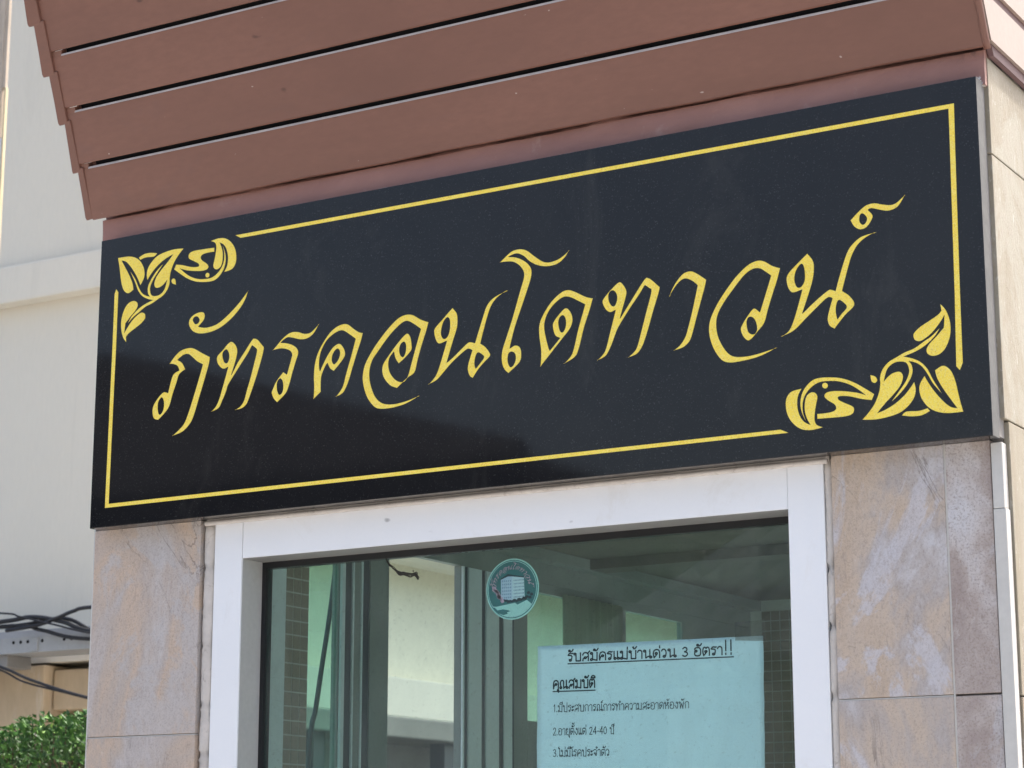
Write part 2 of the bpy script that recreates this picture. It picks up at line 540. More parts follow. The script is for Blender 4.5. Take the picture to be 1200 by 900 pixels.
# structural walls behind the cladding
boxes('front_wall', [(-0.606, -0.440, 0.040, 0.10, GROUND, 0.60), (0.411, 0.596, 0.040, 0.10, GROUND, 0.60),
                     (-0.439, 0.410, 0.0405, 0.0995, -0.188, 0.60), (-0.439, 0.410, 0.0405, 0.0995, GROUND, -1.30)], M['mortar'], booth)
boxes('right_wall', [(0.52, 0.596, 0.1005, 0.33, GROUND, 0.60), (0.52, 0.596, 1.74, 2.06, GROUND, 0.60), (0.52, 0.596, 0.3305, 1.7395, -0.17, 0.60), (0.52, 0.596, 0.3305, 1.7395, GROUND, -1.01)], M['inner_wall'], booth)  # its window opening is unseen, added to let light into the booth
box('window_pane', 0.555, 0.559, 0.3308, 1.7392, -1.0095, -0.1705, M['glass'], booth)  # pane of the added side window
boxes('back_wall', [(-0.5995, -0.25, 2.0, 2.06, GROUND, 0.60), (0.42, 0.5195, 2.0, 2.06, GROUND, 0.60), (-0.2495, 0.4195, 2.0, 2.06, -0.33, 0.60), (-0.2495, 0.4195, 2.0, 2.06, GROUND, -1.1)], M['inner_wall'], booth)  # opening out of view behind the notice, added to brighten the interior
box('window_pane', -0.2490, 0.4190, 2.028, 2.032, -1.0995, -0.3305, M['glass'], booth)  # pane of the added back window
box('ceiling', -0.5995, 0.5195, 0.1005, 1.9995, -0.08, -0.05, M['ceiling'], booth)
box('floor_slab', -0.5995, 0.5195, 0.1005, 1.9995, GROUND, GROUND + 0.12, M['concrete'], booth)
XL0, XL1 = -0.6125, -0.600
boxes('left_wall', [(XL0, XL1, 0.1005, 0.475, GROUND, 0.60), (XL0, XL1, 0.4755, 2.06, -0.135, 0.60),
                    (XL0, XL1, 0.4755, 0.5515, -0.165, -0.1355), (XL0, XL1, 0.552, 0.677, -1.0, -0.1355),
                    (XL0, XL1, 0.891, 1.103, -1.0, -0.1355), (XL0, XL1, 1.1035, 1.69, -0.152, -0.1355),
                    (XL0, XL1, 1.1035, 1.69, -1.0, -0.373), (XL0, XL1, 1.415, 1.458, -0.3725, -0.1525),
                    (XL0, XL1, 1.6905, 2.06, -1.0, -0.1355), (XL0, XL1, 0.4755, 2.06, GROUND, -1.0005)], M['side_inner'], booth)
box('roof_slab', -0.66, 0.64, -0.26, 2.12, 0.72, 0.80, M['concrete'], booth, 0.004)

# riven slate tiles on the front piers
def tile(x0, x1, z0, z1, mat, y0=YW, th=0.0115):
    return box('wall_tile', x0, x1, y0, y0 + th, z0, z1, mat, booth, 0.0009)
G = 0.0010
zl = [-0.1895, -0.4560, -0.739, -1.022, -1.305, -1.588, -1.871, GROUND + 0.02]
for i in range(len(zl) - 1):
    tile(-0.6155, -0.4405, zl[i + 1] + G, zl[i] - G, M['slate_left'])
zr = [-0.1895, -0.4483, -0.731, -1.014, -1.297, -1.580, -1.863, GROUND + 0.02]
for i in range(len(zr) - 1):
    tile(0.4115, 0.5362 , zr[i + 1] + G, zr[i] - G, M['slate_right'])
    tile(0.5385, 0.5866, zr[i + 1] + G, zr[i] - G, M['slate_dark'])
box('grout_line', 0.5363, 0.5384, YW + 0.0012, YW + 0.010, GROUND + 0.02, -0.19, M['corner_white'], booth)
# front tile backing grout
boxes('grout_bed', [(-0.614, -0.442, 0.0392, 0.0399, GROUND + 0.02, -0.19), (0.413, 0.585, 0.0392, 0.0399, GROUND + 0.02, -0.19)], M['corner_white'], booth)
box('edge_trim', -0.6178, -0.6157, YW + 0.001, 0.10, GROUND + 0.02, 0.19, M['corner_white'], booth)
for z in zl[1:-1]:
    box('grout_line', -0.6150, -0.4410, YW + 0.0010, YW + 0.010, z - 0.0009, z + 0.0003, M['corner_white'], booth)
for z in zr[1:-1]:
    box('grout_line', 0.4120, 0.5358, YW + 0.0010, YW + 0.010, z - 0.0009, z + 0.0003, M['corner_white'], booth)
# white corner trim in two lengths
box('corner_trim', 0.5878, 0.6000, YW - 0.0015, 0.040, -0.262, -0.194, M['corner_white'], booth, 0.001)
box('corner_trim', 0.5878, 0.6012, YW - 0.0022, 0.040, GROUND + 0.02, -0.2625, M['corner_white'], booth, 0.001)
# right face: pale riven tiles
first = None
zs = [0.2225, 0.1145, -0.1700, -0.4508, -0.733, -1.016, -1.299, -1.582, -1.865, GROUND + 0.02]
for i in range(len(zs) - 1):
    for k in range(7):
        y0 = 0.0405 + 0.283 * k
        if 3 <= i <= 5 and 1 <= k <= 5:
            continue          # opening of the unseen side window added for interior light
        if i < 2 and k == 0:
            y0 = 0.0285
        box('side_tile', 0.5965, 0.6035, y0 + 0.0008, 0.0405 + 0.283 * (k + 1) - 0.0008, zs[i + 1] + 0.0009, zs[i] - 0.0009, M['slate_side'], booth, 0.0008)

# ---- brown plaster band over the sign, with its wavy trowelled face
NX, NZ = 180, 14
vs, fs = [], []
for j in range(NZ + 1):
    for i in range(NX + 1):
        x = -0.6185 + (0.6025 + 0.6185) * i / NX
        z = 0.1895 + 0.054 * j / NZ
        y = 0.0215 + 0.0022 * mnoise.noise(Vector((x * 9, z * 30, 1.3))) + 0.0008 * mnoise.noise(Vector((x * 40, z * 60, 4.0)))
        edge = 0.2305 + 0.0022 * mnoise.noise(Vector((x * 7, 0, 7.7))) + 0.0009 * mnoise.noise(Vector((x * 35, 0, 2.2)))
        if z > edge:
            y += 0.010 * min(1, (z - edge) / 0.004)      # undercut groove below the lowest plank
        vs.append((x, y, z))
for j in range(NZ):
    for i in range(NX):
        a = j * (NX + 1) + i
        fs.append((a, a + 1, a + NX + 2, a + NX + 1))
nb = len(vs)
for (i, j) in ((0, 0), (NX, 0), (NX, NZ), (0, NZ)):
    x, y, z = vs[j * (NX + 1) + i]
    vs.append((x, 0.0400, z))
a0, a1, a2, a3 = 0, NX, NZ * (NX + 1) + NX, NZ * (NX + 1)
fs.append([nb + 1, nb + 2] + [j * (NX + 1) + NX for j in range(NZ, -1, -1)])
fs.append([nb + 3, nb] + [j * (NX + 1) for j in range(0, NZ + 1)])
fs.append([nb, nb + 1] + [i for i in range(NX, -1, -1)])
mesh_obj('plaster_band', vs, fs, M['band'], booth, smooth=False)

# ---- canopy planks, leaning outwards
SL = 0.48
def pl(x, z, off=0.0):
    """point on the planks' face at height z; off pushes it outwards (+) or inwards (-)"""
    n = Vector((0, -1, -SL)).normalized()
    return Vector((x, 0.012 - SL * (z - 0.2345), z)) + n * off
PXL, PXR = -0.6285, 0.6075
ztop = [0.2925, 0.3610, 0.4292, 0.4975, 0.5655, 0.6335, 0.70]
zbot = [0.2290] + [z + 0.0050 for z in ztop[:-1]]
for i, (zb, zt) in enumerate(zip(zbot, ztop)):
    d = pl(0, 0.3, -0.010) - pl(0, 0.3)
    n = 60
    vs, fs = [], []
    for k in range(n + 1):
        x = PXL + (PXR - PXL) * k / n
        wob = 0.0007 * mnoise.noise(Vector((x * 6, i * 3.7, 0)))
        drop = 0.0015 * mnoise.noise(Vector((x * 9, i, 5))) if i == 0 else 0.0
        for zz, off in ((zb + drop, -0.010), (zb + drop, 0.0009 + wob), (zb + 0.0016 + drop, 0.0022 + wob), ((zb + zt) / 2, 0.0014 + wob), (zt - 0.0022, 0.0 + wob), (zt - 0.0022, -0.010)):
            vs.append(pl(x, zz, off))
    for k in range(n):
        for q in range(5):
            a = k * 6 + q
            fs.append((a, a + 6, a + 7, a + 1))
    fs.append([0, 1, 2, 3, 4, 5])
    fs.append([n * 6 + q for q in (5, 4, 3, 2, 1, 0)])
    p_ = mesh_obj('canopy_plank', vs, fs, M['brown'], booth)
    # the cut upper edge left unpainted; it stops short of the filled corner
    xs = -0.6155 + 0.002 * i
    xe = 0.602
    mesh_obj('bare_edge', [pl(xs, zt - 0.0021, 0.0004), pl(xe, zt - 0.0021, 0.0004), pl(xe, zt, -0.0012), pl(xs, zt, -0.0012),
                           pl(xs, zt - 0.0021, -0.010), pl(xe, zt - 0.0021, -0.010), pl(xe, zt, -0.010), pl(xs, zt, -0.010)],
             [(0, 1, 2, 3), (4, 7, 6, 5), (0, 4, 5, 1), (1, 5, 6, 2), (2, 6, 7, 3), (3, 7, 4, 0)], M['bare'], p_)
    # filler closing the gap at the corner
    if i < len(ztop) - 1:
        mesh_obj('corner_filler', [pl(PXL, zt - 0.004, -0.0008), pl(xs - 0.0004, zt - 0.004, -0.0008), pl(xs + 0.002, zt + 0.0045, -0.0008), pl(PXL, zt + 0.0045, -0.0008),
                                   pl(PXL, zt - 0.004, -0.010), pl(xs - 0.0004, zt - 0.004, -0.010), pl(xs + 0.002, zt + 0.0045, -0.010), pl(PXL, zt + 0.0045, -0.010)],
                 [(0, 1, 2, 3), (4, 7, 6, 5), (0, 4, 5, 1), (1, 5, 6, 2), (2, 6, 7, 3), (3, 7, 4, 0)], M['brown'], p_)
# dark lining behind the gaps
mesh_obj('canopy_lining', [pl(-0.61, 0.232, -0.012), pl(0.598, 0.232, -0.012), pl(0.598, 0.72, -0.012), pl(-0.61, 0.72, -0.012),
                           (-0.61, 0.0395, 0.245), (0.598, 0.0395, 0.245), (0.598, 0.0395, 0.72), (-0.61, 0.0395, 0.72)],
         [(0, 1, 2, 3), (4, 7, 6, 5), (1, 5, 6, 2), (0, 3, 7, 4), (3, 2, 6, 7)], M['void'], booth)
# stepped corner blocks at the left end
steps = [((-0.6392, 0.2300), (-0.6321, 0.2850)), ((-0.6412, 0.2880), (-0.6328, 0.3430)), ((-0.6425, 0.3473), (-0.6375, 0.4023)),
         ((-0.6474, 0.4069), (-0.6403, 0.4637)), ((-0.6493, 0.4684), (-0.6411, 0.5252)), ((-0.651, 0.5295), (-0.643, 0.587)), ((-0.653, 0.591), (-0.645, 0.70))]
for k_, ((xa, za), (xb, zb)) in enumerate(steps):
    of = 0.0026 + 0.0005 * k_
    poly = [pl(xa, za, of), pl(xa - 0.0002, za + 0.004, of), pl(xb, zb + 0.0085, of), pl(-0.6225, zb + 0.0085, of), pl(-0.6275, za + 0.001, of)]
    prism('corner_block', poly, pl(0, 0.3, -0.012) - pl(0, 0.3, 0.0), M['brown'], booth, 0.0016)

# side planks: pale boards over brown recesses on the right, brown on the left
def side_y(z):
    return 0.012 - SL * (z - 0.2345) + 0.004
zsb = [0.2235 + 0.0615 * i for i in range(9)]
for i in range(8):
    za, zb = zsb[i], zsb[i + 1]
    ya, yb = side_y(za + 0.011), side_y(zb)
    poly = [(0.6070, ya, za + 0.0115), (0.6070, 2.07, za + 0.0115), (0.6070, 2.07, zb - 0.001), (0.6070, yb, zb - 0.001)]
    s_ = prism('side_plank', poly, (0.0065, 0, 0), M['pale_board'], booth)
    poly = [(0.6035, side_y(za) + 0.012, za), (0.6035, 2.07, za), (0.6035, 2.07, za + 0.0113), (0.6035, side_y(za + 0.0113) + 0.010, za + 0.0113)]
    prism('plank_lip', poly, (0.0062, 0, 0), M['brown_dark'], s_)
    poly = [(-0.6140, ya + 0.02, za), (-0.6140, 2.07, za), (-0.6140, 2.07, zb - 0.003), (-0.6140, yb + 0.02, zb - 0.003)]
    prism('side_plank', poly, (-0.008, 0, 0), M['brown'], booth)
# knobbly paint build-up down the right corner of the planks
bm = bmesh.new()
pts = []
for k in range(60):
    z = 0.2260 + (0.70 - 0.2260) * k / 59
    q = pl(0.6085, z, 0.0)
    q.x += 0.0016 * mnoise.noise(Vector((0, 0, z * 120)))
    q.y += 0.0012 * mnoise.noise(Vector((5, 0, z * 160)))
    pts.append(q)
add_tube(bm, pts, 0.0042, 8, lambda u: 1 + 0.35 * mnoise.noise(Vector((u * 60, 0, 0))))
bm_obj('corner_bead', bm, M['brown'], booth, True)

# ---- window of the booth
YF = 0.033
box('frame_stile', -0.4215, -0.3785, YF, 0.092, -1.285, -0.1935, M['white_frame'], booth, 0.0008)
box('frame_stile', 0.3585, 0.4005, YF, 0.092, -1.285, -0.1935, M['white_frame'], booth, 0.0008)
box('frame_head', -0.3780, 0.3580, YF + 0.0008, 0.092, -0.2420, -0.1940, M['white_frame'], booth, 0.0008)
box('frame_rebate', -0.3783, -0.3776, YF + 0.002, 0.0743, -1.2395, -0.2430, M['rebate'], booth)  # thin strip over the stile; its grey stands for shade on the reveal
box('frame_rebate', -0.3775, 0.3580, YF + 0.002, 0.0743, -0.2429, -0.2422, M['rebate_dark'], booth)  # darker strip carrying the head underside's shade in its colour
box('frame_sill', -0.3780, 0.3580, YF + 0.0008, 0.092, -1.285, -1.24, M['white_frame'], booth, 0.0008)
boxes('gasket', [(-0.3783, -0.3718, 0.0745, 0.088, -1.2395, -0.2425), (0.3518, 0.3583, 0.0745, 0.088, -1.2395, -0.2425),
                 (-0.3717, 0.3517, 0.0745, 0.088, -0.2505, -0.2425), (-0.3717, 0.3517, 0.0745, 0.088, -1.2395, -1.2335)], M['rubber'], booth)
box('glass_pane', -0.3716, 0.3516, 0.0795, 0.0835, -1.2330, -0.2508, M['glass'], booth)
# old sealant beads round the frame
def bead(name, a, b, r, seed):
    bm = bmesh.new()
    pts = []
    for k in range(90):
        u = k / 89
        q = Vector(a).lerp(Vector(b), u)
        q += Vector((mnoise.noise(Vector((u * 11, seed, 0))), mnoise.noise(Vector((u * 11, seed, 9))), 0)) * r * 0.12
        pts.append(q)
    add_tube(bm, pts, r, 10, lambda u: 1 + 0.10 * mnoise.noise(Vector((u * 14, seed, 2))))
    return bm_obj(name, bm, M['sealant'], booth, True)
bead('sealant_bead', (-0.4305, 0.0385, -1.28), (-0.4305, 0.0385, -0.195), 0.0088, 1.0)
bead('sealant_bead', (0.4062, 0.0375, -1.28), (0.4062, 0.0375, -0.193), 0.0058, 2.0)
bead('sealant_bead', (-0.432, 0.0335, -0.1912), (0.408, 0.0335, -0.1912), 0.0042, 3.0)
bead('sealant_bead', (-0.432, 0.0265, -0.1955), (0.408, 0.0265, -0.1955), 0.0030, 4.0)

# ---- what shows inside through the glass
def rib(y0, y1, x1, mat, z0=-1.0, z1=-0.136):
    return box('window_mullion', XL1 + 0.0004, x1, y0, y1, z0, z1, mat, booth, 0.0006)
def ly(px):
    tab = [(312, .372), (333, .417), (362, .475), (398, .553), (453, .679), (540, .891), (618, 1.103), (650, 1.195), (720, 1.415), (733, 1.458), (800, 1.69)]
    for (a, ya), (b, yb) in zip(tab, tab[1:]):
        if a <= px <= b:
            return ya + (yb - ya) * (px - a) / (b - a)
box('jamb_lining', XL1 + 0.0004, XL1 + 0.004, 0.1010, ly(332.5), -1.0, -0.081, M['alu_white'], booth)
for a, b, dx, mt in ((398.2, 402, 0.014, 'alu_white'), (402.2, 411, 0.003, 'alu_dark'), (411.2, 413, 0.010, 'alu_white'), (413.2, 421, 0.006, 'inner_wall'),
                     (421.2, 423, 0.010, 'alu_white'), (423.2, 431, 0.003, 'alu_dark'), (431.2, 453, 0.010, 'inner_wall'),
                     (540.2, 542, 0.013, 'alu_white'), (542.2, 547, 0.002, 'alu_dark'), (547.2, 562, 0.010, 'alu_white'), (562.2, 567, 0.002, 'alu_dark'),
                     (567.2, 582, 0.010, 'alu_white'), (582.2, 588, 0.002, 'alu_dark'), (588.2, 598, 0.008, 'alu_white'), (598.2, 601, 0.002, 'alu_dark')):
    rib(ly(a), ly(b), XL1 + 0.0004 + dx * 0.32, M['side_inner' if mt == 'inner_wall' else mt])
box('window_pane', -0.608, -0.604, 0.4758, 0.5517, -1.0, -0.1652, M['glass_side'], booth)
box('window_pane', -0.608, -0.604, 1.1038, 1.4147, -0.3725, -0.1523, M['glass_side'], booth)
box('window_pane', -0.608, -0.604, 1.4583, 1.6897, -0.3725, -0.1523, M['glass_side'], booth)
box('ceiling_beam', XL1 + 0.0004, -0.575, 0.1010, 1.9990, -0.1005, -0.081, M['side_inner'], booth)
box('ceiling_beam', -0.5996, 0.519, 0.62, 0.68, -0.0985, -0.0805, M['ceiling'], booth)
box('ceiling_beam', -0.5996, 0.519, 1.28, 1.34, -0.0985, -0.0805, M['ceiling'], booth)
# mosaic: pier by the left window, and the back wall
g1 = box('mosaic_grout', XL1 + 0.0002, XL1 + 0.0012, ly(333), ly(361.8), -0.60, -0.0812, M['grout'], booth)
yy = [ly(333.6), ly(343.0), ly(352.4), ly(361.6)]
proto = None
for j in range(24):
    for i in range(3):
        yc = (yy[i] + yy[i + 1]) / 2
        zc = -0.095 - 0.0204 * j
        if proto is None:
            proto = box('mosaic_tile', XL1 + 0.0009, XL1 + 0.0018, yc - 0.0085, yc + 0.0085, zc - 0.0091, zc + 0.0091, M['mosaic'], booth, 0.0003)
        else:
            twin(proto, (WORLD[proto].x, yc, zc), booth)
g2 = box('mosaic_grout', -0.5745, -0.40, 1.9982, 1.9996, -0.62, -0.1010, M['grout'], booth)
proto = None
for j in range(25):
    for i in range(8):
        xc = -0.564 + 0.0205 * i
        zc = -0.112 - 0.0204 * j
        if proto is None:
            proto = box('mosaic_tile', xc - 0.0092, xc + 0.0092, 1.9974, 1.9984, zc - 0.0091, zc + 0.0091, M['mosaic'], booth, 0.0006)
        else:
            twin(proto, (xc, 1.9979, zc), booth)
# curtain hanging in the far side window
bm = bmesh.new()
cols = []
for k in range(61):
    y = 1.20 + 0.215 * k / 60
    x = -0.585 + 0.006 * math.sin(k * 0.95) + 0.002 * math.sin(k * 2.3)
    cols.append((bm.verts.new((x, y, -0.150)), bm.verts.new((x + 0.002, y, -0.60)), bm.verts.new((x - 0.0015, y, -0.150)), bm.verts.new((x + 0.0005, y, -0.60))))
for a, b in zip(cols, cols[1:]):
    bm.faces.new((a[0], b[0], b[1], a[1]))
    bm.faces.new((a[2], a[3], b[3], b[2]))
    bm.faces.new((a[0], a[2], b[2], b[0]))
    bm.faces.new((a[1], b[1], b[3], a[3]))
for c_ in (cols[0], cols[-1]):
    bm.faces.new((c_[0], c_[1], c_[3], c_[2]))
cu = bm_obj('curtain', bm, M['curtain'], None, True)
tag(cu, 'pale pleated curtain hanging inside the booth behind the pinned notice', 'curtain')

# ================================================================== the sign
sign = empty('sign_board', (0, 0.010, -0.1919))
tag(sign, 'black granite name sign with gold Thai lettering and corner leaf ornaments', 'sign')
bm = bmesh.new()
add_box(bm, -0.6, 0.6, 0.0, 0.0205, -0.1919, 0.1919, 0.0007)
for f in bm.faces:
    f.material_index = 0 if f.normal.y < -0.5 or f.normal.z < -0.5 else 1
bm_obj('slab', bm, [M['granite'], M['granite_side']], sign)
box('mortar_bed', -0.597, 0.5985, 0.0207, 0.0400, -0.1885, 0.1885, M['mortar'], booth)


def contour(s, flip=1.0):
    """outline written as 'x,z' in mm from the sign's middle; '!' marks a sharp corner, the rest is smooth"""
    pts, cor = [], []
    for wd in s.split():
        cor.append(wd.endswith('!'))
        a, b = wd.rstrip('!').split(',')
        pts.append(Vector((float(a) * flip / 1000, float(b) * flip / 1000, 0)))
    n = len(pts)
    if not any(cor):
        return crom(pts, 4, True)
    st = cor.index(True)
    pts, cor = pts[st:] + pts[:st], cor[st:] + cor[:st]
    out, seg = [], [pts[0]]
    for i in range(1, n + 1):
        seg.append(pts[i % n])
        if i == n or cor[i]:
            out += crom(seg, 4)[:-1] if len(seg) > 2 else seg[:1]
            seg = [pts[i % n]]
    return out


def flat_mesh(conts, depth):
    """filled outlines (with holes) as a thin raised mesh: verts in (x, z, out) and faces"""
    cu = bpy.data.curves.new('tmp', 'CURVE')
    cu.dimensions = '2D'
    cu.fill_mode = 'BOTH'
    cu.extrude = depth / 2
    for c in conts:
        sp = cu.splines.new('POLY')
        sp.points.add(len(c) - 1)
        for p_, q in zip(sp.points, c):
            p_.co = (q.x, q.y, 0, 1)
        sp.use_cyclic_u = True
    ob = bpy.data.objects.new('tmp', cu)
    COL.objects.link(ob)
    dg = bpy.context.evaluated_depsgraph_get()
    me = bpy.data.meshes.new_from_object(ob.evaluated_get(dg))
    v = [p_.co.copy() for p_ in me.vertices]
    f = [list(p_.vertices) for p_ in me.polygons]
    bpy.data.objects.remove(ob)
    bpy.data.curves.remove(cu)
    bpy.data.meshes.remove(me)
    return v, f


def inset(c, d):
    n = len(c)
    area = sum(c[i].x * c[(i + 1) % n].y - c[(i + 1) % n].x * c[i].y for i in range(n))
    sg = 1 if area > 0 else -1
    out = []
    for i in range(n):
        t = c[(i + 1) % n] - c[i - 1]
        t = t.normalized() if t.length > 1e-9 else Vector((1, 0, 0))
        out.append(c[i] + Vector((-t.y, t.x, 0)) * sg * d)
    return out


def gold_piece(name, conts, parent=sign):
    if name == 'letter':
        conts = [inset(c, 0.00045 if i == 0 else -0.0003) for i, c in enumerate(conts)]
    v, f = flat_mesh(conts, 0.0005)
    return mesh_obj(name, [(q.x, -0.0001 - q.z, q.y) for q in v], f, M['gold'], parent)


